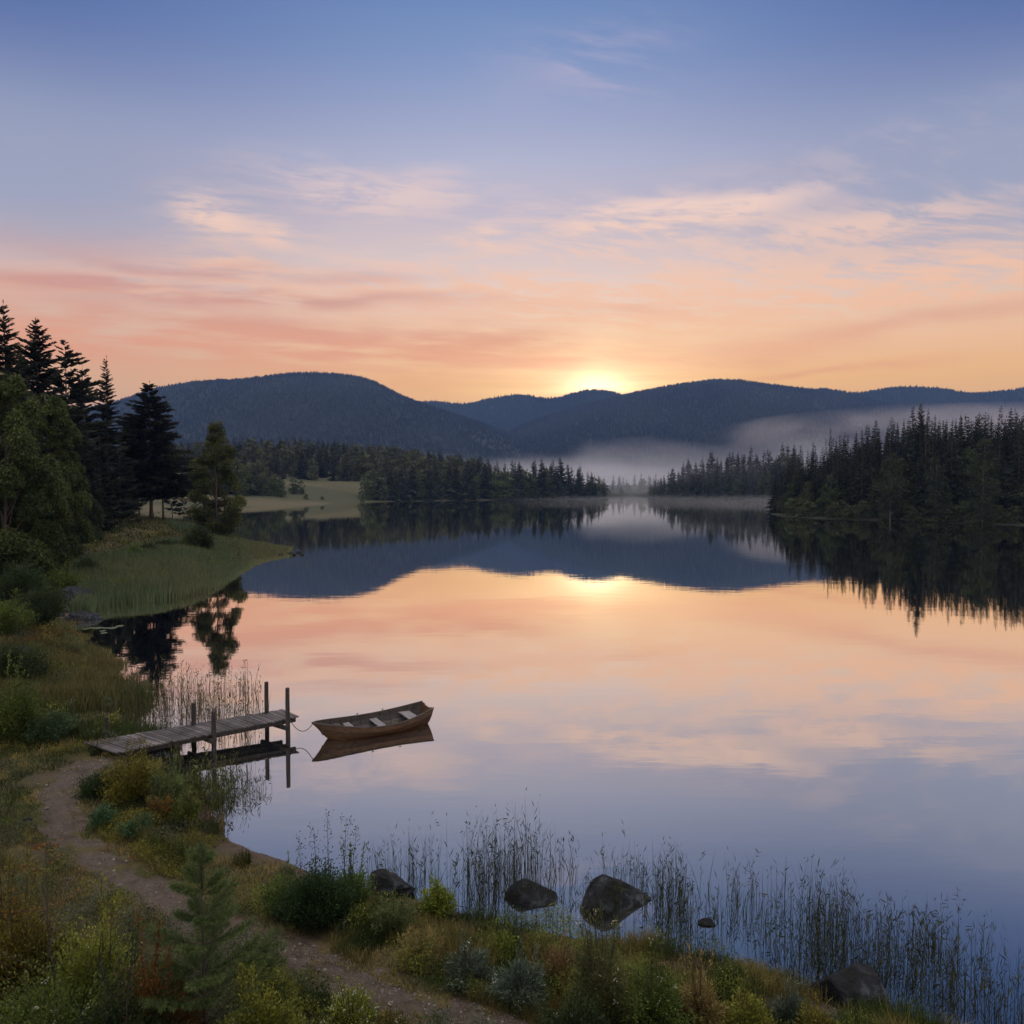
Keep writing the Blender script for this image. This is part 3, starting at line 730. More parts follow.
far_mb = MB()
def geo(o):
    me = o.data; V = np.empty(len(me.vertices) * 3); me.vertices.foreach_get('co', V); C = np.empty(len(me.vertices) * 4); me.color_attributes['tint'].data.foreach_get('color', C)
    st = np.empty(len(me.polygons), int); n_ = np.empty(len(me.polygons), int); me.polygons.foreach_get('loop_start', st); me.polygons.foreach_get('loop_total', n_)
    li = np.empty(len(me.loops), int); me.loops.foreach_get('vertex_index', li)
    q = st[n_ == 4]; return V.reshape(-1, 3), li[q[:, None] + np.arange(4)], C.reshape(-1, 4)[:, :3]
GEO = {}
def shore_far(px):
    Ds = np.arange(190, 640, 3.0); X = (px - 512) / FOC * Ds; w = np.nonzero(shore_dist(X, Ds) < .5)[0]
    return Ds[w[-1]] + 3 if len(w) else 190
def wood(pxs, Df, rows, step, dstep, mix, group, lab_s, lab_b, H, indiv):
    for px in np.arange(pxs[0], pxs[1], step):
        for row in range(rows):
            p_ = px + R2.uniform(-step * .6, step * .6); D = Df(p_) + row * dstep + R2.uniform(0, dstep * .8)
            X = (p_ - 512) / FOC * D; z = float(terrain(X, D))
            if float(shore_dist(X, D)) < 1.0: continue
            h = H(p_) * R2.uniform(.62, 1.12)
            leafy = R2.random() < mix
            if leafy: h *= .85
            wf = R2.uniform(.95, 1.35)
            if row < indiv:
                q = bfar[R2.integers(2)] if leafy else sfar[R2.integers(3)]
                place_far(q, (X, D, z - .2), h, wf, lab_b if leafy else lab_s, group + (', leafy' if leafy else ', conifers'))
            else:
                q = (bfar if leafy else sfar)[R2.integers(2)]
                if q.name not in GEO: GEO[q.name] = geo(q)
                V, F, C = GEO[q.name]; a = R2.uniform(0, 6.28); ca, sa = math.cos(a), math.sin(a); s_ = h / UN
                far_mb.add(np.stack([(V[:, 0] * ca - V[:, 1] * sa) * s_ * wf + X, (V[:, 0] * sa + V[:, 1] * ca) * s_ * wf + D, V[:, 2] * s_ + z - .2], 1), F, C * R2.uniform(.75, 1.25))
for X, D, z, h in back_rows:
    q = protoM[R2.integers(5)][1]
    if q.name not in GEO: GEO[q.name] = geo(q)
    V, F, C = GEO[q.name]; a = R2.uniform(0, 6.28); ca, sa = math.cos(a), math.sin(a); s_ = h / UN; wf = R2.uniform(.9, 1.3)
    far_mb.add(np.stack([(V[:, 0] * ca - V[:, 1] * sa) * s_ * wf + X, (V[:, 0] * sa + V[:, 1] * ca) * s_ * wf + D, V[:, 2] * s_ + z - .2], 1), F, C * R2.uniform(.75, 1.15))
for px in np.arange(772, 1040, 6.5):
    p_ = px + R2.uniform(-2.5, 2.5); D = right_shore_D(p_) + R2.uniform(-1.0, 3); X = (p_ - 512) / FOC * D
    while float(shore_dist(X, D)) < .4: D += 1.0; X = (p_ - 512) / FOC * D
    o = place_far(bfar[R2.integers(2)], (X, D, float(terrain(X, D)) - .3), R2.uniform(1.8, 4.2), R2.uniform(1.2, 1.9), 'leafy bush at the foot of the right shore wood', 'bushes along the right shore'); o['category'] = 'bush'; o.name = 'bush'
ip = lambda a: (lambda x: np.interp(x, [q[0] for q in a], [q[1] for q in a]))
wood((130, 478), ip([(130, 380), (235, 356), (300, 350), (375, 362), (478, 400)]), 9, 6.2, 19, .38, 'trees of the wooded hill behind the meadow', 'dark conifer on the wooded hill behind the meadow', 'rounded leafy tree on the wooded hill behind the meadow', ip([(130, 14), (478, 14)]), 0)
wood((372, 607), shore_far, 3, 5.0, 8, .24, 'trees of the far wood on the middle point', 'dark conifer in the low wood on the middle point of the far shore', 'leafy tree in the low wood on the middle point of the far shore', ip([(372, 13.5), (450, 15.5), (560, 17), (585, 13.5), (606, 9)]), 1)
wood((190, 284), ip([(190, 262), (284, 280)]), 3, 7, 8, .6, 'clump of trees by the far left shore', 'conifer in the dusky clump between the slender birch and the meadow', 'leafy tree in the dusky clump between the slender birch and the meadow', ip([(190, 15), (262, 14), (284, 8)]), 2)
wood((652, 800), shore_far, 4, 4.8, 8, .08, 'trees of the misty wood right of the gap', 'misty conifer in the wood right of the pale gap in the far shore', 'leafy tree in the misty wood right of the pale gap in the far shore', ip([(652, 8), (672, 14), (700, 16), (800, 18)]), 1)
wood((600, 656), lambda p: 485.0, 2, 6, 14, .1, 'trees at the head of the lake', 'faint tree in the mist at the head of the lake', 'faint tree in the mist at the head of the lake', ip([(600, 9), (656, 9)]), 0)
tag(far_mb.build('far_wood', M_needle), kind='stuff')
# the pair on the meadow and lone small ones
for px, D, top, lab in [(293, 300, 477, 'taller of two small dark trees standing together on the meadow'), (300, 302, 479, 'shorter of two small dark trees standing together on the meadow'),
                        (622, 480, 487, 'tiny lone tree in the pale misty gap of the far shore')]:
    X = (px - 512) / FOC * D; z = float(terrain(X, D)); h = hz(px, top, D) - z
    place_far(bfar[0], (X, D, z - .1), max(h, 3), 1.15, lab, None)
for px, D in [(306, 286), (322, 292), (362, 300), (410, 322)]:
    X = (px - 512) / FOC * D; z = float(terrain(X, D)); o = place_far(bfar[1], (X, D, z - .3), R2.uniform(1.6, 2.6), 1.6, 'low dark bush along the meadow edge by the far shore', 'bushes along the meadow edge'); o['category'] = 'bush'; o.name = 'bush'
# ------------------------------------------------------------------ path
M_path, n, out = new_mat('trodden_earth')
tcn = n.node('ShaderNodeTexCoord'); f = n.noise(tcn.outputs['Object'], 2.5, 8, .7); f2 = n.noise(tcn.outputs['Object'], 45, 4, .7)
c = n.ramp(f * .6 + f2 * .4, [(.36, (.030, .024, .021)), (.52, (.058, .047, .044)), (.66, (.10, .085, .08))])
p = n.node('ShaderNodeBsdfPrincipled'); n.put(p.inputs['Base Color'], c); p.inputs['Roughness'].default_value = .9
b = n.node('ShaderNodeBump'); b.inputs['Strength'].default_value = .9; b.inputs['Distance'].default_value = .04; n.put(b.inputs['Height'], f + f2 * .5); n.put(p.inputs['Normal'], b.outputs[0])
n.put(out.inputs[0], p.outputs[0])
t_ = unit(np.gradient(pc[:, :2], axis=0)); nrm = np.stack([-t_[:, 1], t_[:, 0]], 1)
offs = np.linspace(-1, 1, 31); wob = (fbm(pc[:, 0] * 2.2, pc[:, 1] * 2.2, 4, 77) - .5) * 1.3 + .85
PX = pc[:, None, :2] + nrm[:, None] * (offs[None, :, None] * (pc[:, 2] * wob)[:, None, None])
PZ = terrain(PX[..., 0], PX[..., 1]) + .03 - .06 * np.abs(offs)[None] ** 6 - .02 * (1 - offs[None] ** 2)* 0
mb = MB(); nr, na = PZ.shape; i, j = np.meshgrid(np.arange(nr - 1), np.arange(na - 1), indexing='ij')
mb.add(np.concatenate([PX, PZ[..., None]], -1).reshape(-1, 3), np.stack([i * na + j, (i + 1) * na + j, (i + 1) * na + j + 1, i * na + j + 1], -1).reshape(-1, 4), ground_colour(PX[..., 0], PX[..., 1], shore_dist(PX[..., 0], PX[..., 1])).reshape(-1, 3))
tag(mb.build('path', M_ground, smooth=True), kind='structure')
# sandy beach strip by the water
# ------------------------------------------------------------------ rocks
def rock(size, seed, cuts=9, rough=.12, flat=1.0, sub=5, peak=None):
    r_ = np.random.default_rng(seed); bm = bmesh.new(); bmesh.ops.create_icosphere(bm, subdivisions=sub, radius=1.0)
    v = np.array([x.co[:] for x in bm.verts]); f = np.array([[x.index for x in q.verts] for q in bm.faces]); bm.free()
    for _ in range(cuts):
        d = unit(r_.normal(size=3) * np.array([1, 1, .8])); k = r_.uniform(.55, .86); s = v @ d; ex = np.maximum(s - k, 0); v = v - d * (ex * .88)[:, None]
    v = v / np.abs(v).max(0)
    nz = sum((fbm(v[:, a] * q + 5 * seed, v[:, b_] * q - 3 * seed, 4, seed) - .5) for a, b_, q in ((0, 1, 1.6), (1, 2, 1.6), (0, 2, 1.6))) 
    nf = sum((fbm(v[:, a] * 7, v[:, b_] * 7, 3, seed + 3) - .5) for a, b_ in ((0, 1), (1, 2), (0, 2)))
    v = v * (1 + nz * rough * 1.6 + nf * rough * .35)[:, None] * np.array(size) * np.array([1, 1, flat])
    if peak is not None: v[:, 2] *= 1 - .62 * np.abs(v[:, 0] / size[0] - peak) ** 1.1 * (v[:, 2] > 0) - .12 * (v[:, 2] > 0)
    mb = MB(); mb.add(v, f); return mb
def put_rock(px, py, size, seed, label, z=None, rz=0, name='boulder', group=None, cat='boulder', water_=False, **k):
    if water_: X, Y = at(px, py); Z = 0.0
    else: X, Y, Z = ground_at(px, py)
    if z is not None: Z = z + (0 if water_ else Z)
    o = rock(size, seed, **k).build(name, M_rock, smooth=True); o.location = (X, Y, Z); o.rotation_euler = (0, 0, rz)
    return tag(o, label, cat, group)
put_rock(615, 903, (.74, .36, .60), 33, 'large dark angular boulder standing in the reeds, biggest of the lakeshore rocks', z=-.02, water_=True, cuts=9, rz=.15, peak=-.25, rough=.16)
put_rock(533, 898, (.56, .28, .36), 14, 'grey flat-topped boulder in the shallows beside the largest boulder', z=.0, water_=True, cuts=8, rz=-.2, peak=-.3)
put_rock(388, 891, (.50, .34, .24), 15, 'blue-grey boulder half sunk in the bank beside the dark green bush', z=.10, cuts=8, rz=-.35)
put_rock(850, 1000, (.57, .42, .44), 16, 'dark rounded boulder at the water edge near the bottom right corner', z=.10, water_=True, cuts=4, rough=.09)
put_rock(707, 923, (.17, .10, .045), 17, 'small flat stone just breaking the water among the reeds', z=.015, water_=True, cuts=5, name='stone', cat='stone')
put_rock(508, 952, (.22, .16, .12), 24, 'dark brown stone in the dry grass above the grey flat-topped boulder', z=.02, cuts=5, name='stone', cat='stone')
put_rock(78, 606, (1.25, 1.0, .95), 18, 'big smooth grey boulder at the head of the dark cove', z=.35, water_=True, cuts=5, rough=.07, rz=.5)
put_rock(84, 619, (1.0, .5, .38), 19, 'low dark boulder in the water in front of the big smooth one', z=.05, water_=True, cuts=6)
for k, (px, py, s_) in enumerate([(58, 617, .42), (66, 614, .38), (72, 619, .33), (52, 622, .28)]):
    put_rock(px, py, (s_, s_ * .7, s_ * .45), 40 + k, 'pale stone in the small pile beside the cove boulders', z=.08, name='stone', cat='stone', group='stones piled by the cove', sub=3, water_=True)
for k, (px, py, s_) in enumerate([(286, 553, .65), (292, 555, .5), (297, 553, .42), (302, 555, .3), (281, 556, .4)]):
    put_rock(px, py, (s_, s_ * .8, s_ * .5), 50 + k, 'dark stone at the tip of the grassy spit', z=.08, name='stone', cat='stone', group='stones at the tip of the spit', sub=3, water_=True)
put_rock(212, 801, (.34, .26, .13), 60, 'flat pale stone at the shore below the dock posts', z=.06, water_=True, name='stone', cat='stone')
put_rock(207, 826, (.16, .14, .10), 61, 'small stone at the corner of the sandy beach', z=.03, name='stone', cat='stone', water_=True)
put_rock(152, 757, (.50, .34, .20), 62, 'dark rounded stone under the land end of the dock', z=.03, water_=True, name='stone', cat='stone', cuts=4)
put_rock(24, 656, (.55, .5, .45), 63, 'grey stone sunk in the tall grass of the left bank', z=.0, name='stone', cat='stone', cuts=5)
put_rock(190, 871, (.09, .08, .055), 64, 'dark fist-sized stone on the mossy turf between path and beach', name='stone', cat='stone', sub=3)
put_rock(26, 820, (.12, .07, .04), 65, 'small flat stone lying in the worn turf near the left border', name='stone', cat='stone', sub=3)
# loose grit on the path and the beach
r_ = np.random.default_rng(3); mb = MB(); k = 2600
ii = r_.integers(0, len(pc), k); o_ = r_.uniform(-.95, .95, k)
gxp = pc[ii, 0] + nrm[ii, 0] * o_ * pc[ii, 2] + r_.normal(0, .1, k); gyp = pc[ii, 1] + nrm[ii, 1] * o_ * pc[ii, 2] + r_.normal(0, .1, k); gzp = terrain(gxp, gyp) + .032
oct_ = np.array([[1, 0, 0], [-1, 0, 0], [0, 1, 0], [0, -1, 0], [0, 0, .7], [0, 0, -.7]]); of = np.array([[0, 2, 4], [2, 1, 4], [1, 3, 4], [3, 0, 4], [2, 0, 5], [1, 2, 5], [3, 1, 5], [0, 3, 5]])
sz = (r_.pareto(2.5, k) * .006 + .006).clip(0, .035); V = oct_[None] * sz[:, None, None] * r_.uniform(.6, 1.3, (k, 6, 3)) + np.stack([gxp, gyp, gzp], 1)[:, None]
mb.add(V.reshape(-1, 3), (of[None] + (np.arange(k) * 6)[:, None, None]).reshape(-1, 3), np.repeat(r_.uniform(.06, .22, k)[:, None] * np.array([1, .93, .9]), 6, 0))
tag(mb.build('grit', foliage_mat('grit', 0, 0, .9)), kind='stuff')

# ------------------------------------------------------------------ grass and reeds
def blades(mb, x, y, z, h, w, col, bend=.35, r=None, seg=3, heads=None):
    r = r or rng; n = len(x); a = r.uniform(0, 6.283, n); b_ = r.uniform(0, 6.283, n); bl = np.abs(r.normal(0, bend, n)) * h
    s = np.stack([np.cos(a), np.sin(a), 0 * a], 1) * (w * .5)[:, None]; bd = np.stack([np.cos(b_), np.sin(b_), 0 * b_], 1)
    P0 = np.stack([x, y, z - .03], 1); rings = []
    for t in np.linspace(0, 1, seg + 1)[:-1]:
        c = P0 + np.array([0, 0, 1]) * (h * t * (1 - .15 * t * np.minimum(bl / h, 1)))[:, None] + bd * (bl * t ** 2)[:, None]
        wd = 1 - .75 * t ** 1.5; rings += [c - s * wd, c + s * wd]
    rings.append(P0 + np.array([0, 0, 1]) * (h * (1 - .25 * np.minimum(bl / h, 1)))[:, None] + bd * bl[:, None])
    V = np.stack(rings, 1); m_ = V.shape[1]; I = np.arange(n)[:, None] * m_
    fs = [I + np.array([[2 * k, 2 * k + 1, 2 * k + 3, 2 * k + 2]]) for k in range(seg - 1)] + [I + np.array([[2 * seg - 2, 2 * seg - 1, 2 * seg]])]
    mb.add(V.reshape(-1, 3), fs, np.repeat(np.broadcast_to(col, (n, 3)), m_, 0))
def in_view(n, y0, y1, u0=-.74, u1=.74, seed=1, power=1.0):
    r = np.random.default_rng(seed); q = r.uniform(0, 1, n)
    y = 1 / (1 / y0 + q * (1 / y1 - 1 / y0)); u = r.uniform(u0, u1, n); return u * y, y
GREEN, DRY, DARK, RUST, TEAL = map(np.array, ((.062, .080, .020), (.20, .155, .058), (.030, .042, .014), (.16, .085, .036), (.075, .11, .085)))
def pick(x, y, sc=.5, s=0, w=(.45, .55)):
    g1, g2, g3 = fbm(x * sc, y * sc, 3, 51 + s)[..., None], fbm(x * sc * 2.3, y * sc * 2.3, 3, 61 + s)[..., None], fbm(x * sc * .6, y * sc * .6, 3, 71 + s)[..., None]
    c = GREEN + (DARK - GREEN) * sst(g1, .42, .62); c = c + (DRY - c) * sst(g2, w[0] + .05, w[1] + .08) * .85; c = c + (RUST - c) * sst(g3, .55, .68) * .6
    return c
def to_px(x, y, z):
    f = y * math.cos(PITCH) - (z - CZ) * math.sin(PITCH); u = y * math.sin(PITCH) + (z - CZ) * math.cos(PITCH)
    return 512 + FOC * x / f, 512 - FOC * u / f
# short turf on the near bank
x, y = in_view(480000, 5.5, 34, -.80, .35, 11); d = shore_dist(x, y); k = d > .25; x, y, d = x[k], y[k], d[k]
pd = path_dist(x, y); dens = sst(fbm(x * 1.4, y * 1.4, 4, 81), .36, .56); k = (rng.uniform(0, 1, len(x)) < dens) & ((pd + (fbm(x * 3.1, y * 3.1, 4, 84) - .5) * 3.2 + (fbm(x * .8, y * .8, 2, 85) - .5) * 1.2 > 1.0) | (rng.uniform(0, 1, len(x)) < .10))
x, y, d = x[k], y[k], d[k]; z = terrain(x, y); n_ = len(x)
bare = np.exp(-((x - at(235, 850)[0]) / 1.4) ** 2 - ((y - at(235, 850)[1]) / .9) ** 2); k = rng.uniform(0, 1, n_) > bare * 1.3; x, y, z = x[k], y[k], z[k]; n_ = len(x)
hh = (.05 + .10 * fbm(x * .7, y * .7, 3, 91)) * rng.uniform(.5, 1.5, n_) * np.clip(y / 12, .8, 1.6)
mb = MB(); cc = pick(x, y, .45, 0, (.38, .48)) * rng.uniform(.4, 1.8, n_)[:, None] * 1.15
blades(mb, x, y, z, hh, np.clip(y * .0010, .007, .03), cc, .55, seg=2); tag(mb.build('grass', M_grass), kind='stuff')
# longer bank-side grass
def band(n, px0, px1, py0, py1, dmin, dmax, seed):
    r = np.random.default_rng(seed); px = r.uniform(px0, px1, n * 3); py = r.uniform(py0, py1, n * 3); P = at(px, py, .35); x, y = P[:, 0], P[:, 1]
    d = shore_dist(x, y); k = (d > dmin) & (d < dmax); x, y, d = x[k][:n], y[k][:n], d[k][:n]; return x, y, d
mb = MB()
x, y, d = band(60000, 330, 1010, 880, 1060, -.05, 2.6, 5); pd = path_dist(x, y); k = (pd > 1.15) & (rng.uniform(0, 1, len(x)) < sst(fbm(x * 1.1, y * 1.1, 3, 15), .30, .62)); x, y, d = x[k], y[k], d[k]
z = terrain(x, y); h_ = (.12 + .42 * fbm(x * .9, y * .9, 3, 95) ** 1.5) * rng.uniform(.5, 1.4, len(x))
blades(mb, x, y, z, h_, rng.uniform(.006, .013, len(x)), pick(x, y, .7, 3, (.36, .46)) * rng.uniform(.55, 1.4, len(x))[:, None], .38)
x, y, d = band(30000, 90, 250, 745, 860, -.1, 1.6, 6); k = (path_dist(x, y) > 1.3) & (rng.uniform(0, 1, len(x)) < sst(fbm(x * .9, y * .9, 3, 16), .32, .6)); x, y = x[k], y[k]
bare = np.exp(-((x - at(240, 852)[0]) / 1.5) ** 2 - ((y - at(240, 852)[1]) / .8) ** 2); k = bare < .35; x, y = x[k], y[k]; z = terrain(x, y)
blades(mb, x, y, z, (.12 + .4 * fbm(x, y, 3, 96)) * rng.uniform(.5, 1.3, len(x)), rng.uniform(.010, .020, len(x)), pick(x, y, .7, 4) * rng.uniform(.6, 1.3, len(x))[:, None], .4)
tag(mb.build('bank_grass', M_grass), kind='stuff')
# tall grass on the left bank
mb = MB()
r = np.random.default_rng(8); px = r.uniform(-60, 200, 240000); py = r.uniform(612, 748, 240000); P = at(px, py, .5); x, y = P[:, 0], P[:, 1]; d = shore_dist(x, y)
k = (d > -.3 - 1.3 * vnoise(x * .8, y * .8, 3) * (r.uniform(0, 1, len(x)) ** .5)) & (d < 16) & (py < 748 - 26 * fbm(x * .6, y * .6, 3, 12) * 2 + 14) & (r.uniform(0, 1, len(x)) < .85 * sst(fbm(x * .35, y * .35, 3, 17), .25, .5)); px, py, x, y = px[k], py[k], x[k], y[k]; k = slice(None); x, y = x[k][:60000], y[k][:60000]; z = np.maximum(terrain(x, y), -.25); n_ = len(x)
col = np.array([.075, .095, .032]) + (np.array([.16, .13, .055]) - np.array([.075, .095, .032])) * sst(fbm(x * .25, y * .25, 3, 18), .46, .66)[:, None] * .7; col = col + (np.array([.17, .085, .035]) - col) * (sst(fbm(x * .3, y * .3, 3, 19), .60, .70) * .55)[:, None]
blades(mb, x, y, z, (.35 + .55 * fbm(x * .5, y * .5, 3, 97)) * r.uniform(.6, 1.35, n_) * np.interp(y, [20, 23, 29, 35, 44], [.5, 1, .85, .32, .3]), r.uniform(.018, .038, n_), col * r.uniform(.55, 1.3, n_)[:, None], .22, seg=3)
tag(mb.build('tall_grass', M_grass), kind='stuff')
# pale sedge bed before the spit
mb = MB(); r = np.random.default_rng(9); px = r.uniform(40, 292, 260000); py = r.uniform(540, 606, 260000); P = at(px, py, .5); x, y = P[:, 0], P[:, 1]; d = shore_dist(x, y)
k = (d > -1.3) & (d < 9) & (px > 62 + 18 * vnoise(px * .1, py * .1, 4)) & (r.uniform(0, 1, len(x)) < .95); x, y, px, py = x[k][:70000], y[k][:70000], px[k][:70000], py[k][:70000]; z = np.maximum(terrain(x, y), -.2); n_ = len(x)
col = np.array([.115, .150, .078]) + (np.array([.15, .125, .055]) - np.array([.085, .105, .052])) * np.maximum(sst(fbm(x * .12, y * .12, 3, 20), .50, .66) * .45, sst(x / y, -.40, -.33) * .7)[:, None]
hs_ = np.interp(px, [190, 240], [.9, .35])
blades(mb, x, y, z, hs_ * r.uniform(.6, 1.25, n_), r.uniform(.045, .085, n_), col * r.uniform(.65, 1.25, n_)[:, None], .16, seg=2)
tag(mb.build('sedge', M_grass), kind='stuff')
# forest-floor herbs under the trees, back of the spit
mb = MB(); r = np.random.default_rng(10); px = r.uniform(-80, 240, 120000); py = r.uniform(520, 640, 120000)
P = at(px, py, 1.0); x, y = P[:, 0], P[:, 1]; d = shore_dist(x, y); k = (d > .5) & (r.uniform(0, 1, len(x)) < sst(fbm(x * .2, y * .2, 3, 22), .15, .45)); x, y = x[k][:50000], y[k][:50000]; z = terrain(x, y); n_ = len(x)
TRK = np.array([ground_at(a, b_)[:2] for a, b_ in [(66, 566), (92, 560), (118, 554), (140, 549), (162, 544), (184, 540)]])
td = np.min(np.hypot(x[:, None] - catmull(TRK, 6, False)[:, 0], y[:, None] - catmull(TRK, 6, False)[:, 1]), 1); k = td > .75; x, y, z = x[k], y[k], z[k]; n_ = len(x)
blades(mb, x, y, z, .35 * r.uniform(.4, 1.5, n_), r.uniform(.06, .12, n_), (pick(x, y, .15, 9) * .8) * r.uniform(.5, 1.2, n_)[:, None], .5, seg=2)
tag(mb.build('undergrowth', M_grass), kind='stuff')
tc_ = catmull(TRK, 8, False); tt = unit(np.gradient(tc_, axis=0)); tn = np.stack([-tt[:, 1], tt[:, 0]], 1)
TX = tc_[:, None] + tn[:, None] * np.linspace(-.65, .65, 7)[None, :, None]; TZ = terrain(TX[..., 0], TX[..., 1]) + .06 - .1 * np.abs(np.linspace(-1, 1, 7))[None] ** 4
mb = MB(); nr, na = TZ.shape; i, j = np.meshgrid(np.arange(nr - 1), np.arange(na - 1), indexing='ij')
mb.add(np.concatenate([TX, TZ[..., None]], -1).reshape(-1, 3), np.stack([i * na + j, (i + 1) * na + j, (i + 1) * na + j + 1, i * na + j + 1], -1).reshape(-1, 4)); tag(mb.build('track', M_path, smooth=True), kind='structure')

# reeds standing in the shallows: thin stems in ragged tufts, some with nodding heads and side blades
def reed_bed(n_clump, region, hfun, seed, wid=.0072, per=(2, 10), spread=.16, col=(.030, .038, .016)):
    r = np.random.default_rng(seed); mb = MB(); cs = region(n_clump, r)
    xs, ys, hs_ = [], [], []
    for cx_, cy_ in cs:
        m_ = r.integers(*per); H0 = hfun(cx_, cy_) * r.uniform(.55, 1.12)
        xs.append(cx_ + r.normal(0, spread, m_)); ys.append(cy_ + r.normal(0, spread, m_)); hs_.append(H0 * r.uniform(.45, 1.1, m_))
    x, y, h = map(np.concatenate, (xs, ys, hs_)); n = len(x); w = wid * r.uniform(.7, 1.7, n) * np.clip(y / 13, .8, 2.2)
    c = np.array(col) * r.uniform(.6, 1.6, n)[:, None] * np.array([1.1, 1, .9])
    blades(mb, x, y, np.full(n, -.25), h + .25, w, c, .12, r, 4)
    k = np.nonzero(r.uniform(0, 1, n) < .5)[0]; blades(mb, x[k], y[k], np.full(len(k), -.2), h[k] * r.uniform(.3, .8, len(k)) + .2, w[k] * 1.4, c[k], .32, r, 4)
    # side leaves
    k = r.integers(0, n, n * 2); t = r.uniform(.35, .98, len(k)); a = r.uniform(0, 6.283, len(k)); P = np.stack([x[k], y[k], h[k] * t], 1)
    D_ = np.stack([np.cos(a) * .45, np.sin(a) * .45, r.uniform(.4, 1.3, len(k))], 1); leaves(mb, P, D_, r.uniform(.05, .20, len(k)), w[k] * 1.5, c[k], r)
    # bent heads
    k = np.nonzero(r.uniform(0, 1, n) < .10)[0]; a = r.uniform(0, 6.283, len(k)); P = np.stack([x[k], y[k], h[k] * .94], 1)
    for q in range(4):
        D_ = np.stack([np.cos(a + q * .6), np.sin(a + q * .6), r.uniform(-.3, .9, len(k))], 1); leaves(mb, P - np.array([0, 0, .05 * q]), D_, r.uniform(.07, .17, len(k)), w[k] * 2.2, c[k], r)
    return mb
def reg_near(n, r):
    o = []
    while len(o) < n:
        px = r.uniform(372, 1040); py = r.uniform(868, 1040); top = np.interp(px, [372, 520, 700, 1040], [862, 864, 886, 948]); P = at(px, py); d = float(shore_dist(P[0], P[1]))
        if py > top and d < -.05 and not (568 < px < 662 and 893 < py < 950 and r.random() < .85) and not (494 < px < 572 and 890 < py < 935 and r.random() < .6) and r.random() < np.interp(px, [372, 420, 600, 900, 1040], [.55, .8, 1, .75, .3]) * (.25 + .75 * sst(vnoise(P[0] * 1.1, P[1] * 1.1, 5), .3, .6)): o.append(P)
    return o
mb = reed_bed(390, reg_near, lambda x, y: .95 + .55 * vnoise(x * .8, y * .8, 9) - .10 * min(max(x - 1.5, 0), 4), 71, col=(.022, .032, .011))
tag(mb.build('reeds', M_reed), kind='stuff')
def reg_dock(n, r):
    o = []
    while len(o) < n:
        px = r.uniform(118, 262); py = r.uniform(690, 738) - (262 - px) * 0.02; P = at(px, py)
        if float(shore_dist(P[0], P[1])) < -.1 and r.random() < np.interp(px, [118, 160, 262], [1, .8, .35]): o.append(P)
    return o
tag(reed_bed(150, reg_dock, lambda x, y: 1.25, 72, .006, (2, 8), .22, (.062, .058, .032)).build('reeds', M_reed), kind='stuff')
def reg_tuft(n, r): return [at(r.normal(240, 14), r.normal(792, 7)) for _ in range(n)]
tag(reed_bed(34, reg_tuft, lambda x, y: .55, 73, .006, (3, 9), .12, (.045, .055, .022)).build('reeds', M_reed), kind='stuff')
def reg_tuft2(n, r): return [at(r.normal(196, 16), r.normal(796, 12)) for _ in range(n)]
tag(reed_bed(60, reg_tuft2, lambda x, y: .7, 74, .009, (5, 14), .12, (.060, .075, .024)).build('reeds', M_reed), kind='stuff')

# low leafy herbs between the bushes
def herbs(n, px0, px1, py0, py1, dmin, seed, size=.026, hmax=.28, path=1.25):
    r = np.random.default_rng(seed); px = r.uniform(px0, px1, n * 4); py = r.uniform(py0, py1, n * 4); P = at(px, py, .35); x, y = P[:, 0], P[:, 1]; d = shore_dist(x, y)
    k = (d > dmin) & (r.uniform(0, 1, len(x)) < sst(fbm(x * 1.6, y * 1.6, 3, seed), .38, .60)) & (path_dist(x, y) > path); x, y = x[k][:n], y[k][:n]; n = len(x); z = terrain(x, y)
    top = hmax * fbm(x * 1.3, y * 1.3, 3, seed + 4) ** 1.4 * 1.8; P = np.stack([x, y, z + top * r.uniform(0, 1, n) ** .6], 1); D_ = r.normal(size=(n, 3)) + np.array([0, 0, .9])
    g = fbm(x * 2.0, y * 2.0, 3, seed + 9)[:, None]; c = np.array([.032, .050, .014]) + (np.array([.15, .16, .032]) - np.array([.032, .050, .014])) * sst(g, .35, .65); c = c + (np.array([.075, .095, .060]) - c) * sst(fbm(x, y, 2, seed + 11)[:, None], .55, .62) * .8
    mb = MB(); leaves(mb, P, D_, size * r.uniform(.6, 1.8, n), size * .55, c * r.uniform(.5, 1.7, n)[:, None], r); return tag(mb.build('herbs', M_leaf), kind='stuff')
herbs(85000, 250, 1010, 895, 1100, .0, 301, .026, .42, 1.15)
herbs(60000, -40, 330, 890, 1120, 1.0, 302, .030, .45, 1.1)
herbs(40000, -40, 230, 740, 880, .1, 303, .032, .28, 1.3)
herbs(30000, -60, 120, 600, 745, .1, 304, .06, .6)
herbs(26000, -60, 240, 535, 600, .5, 305, .13, .9)
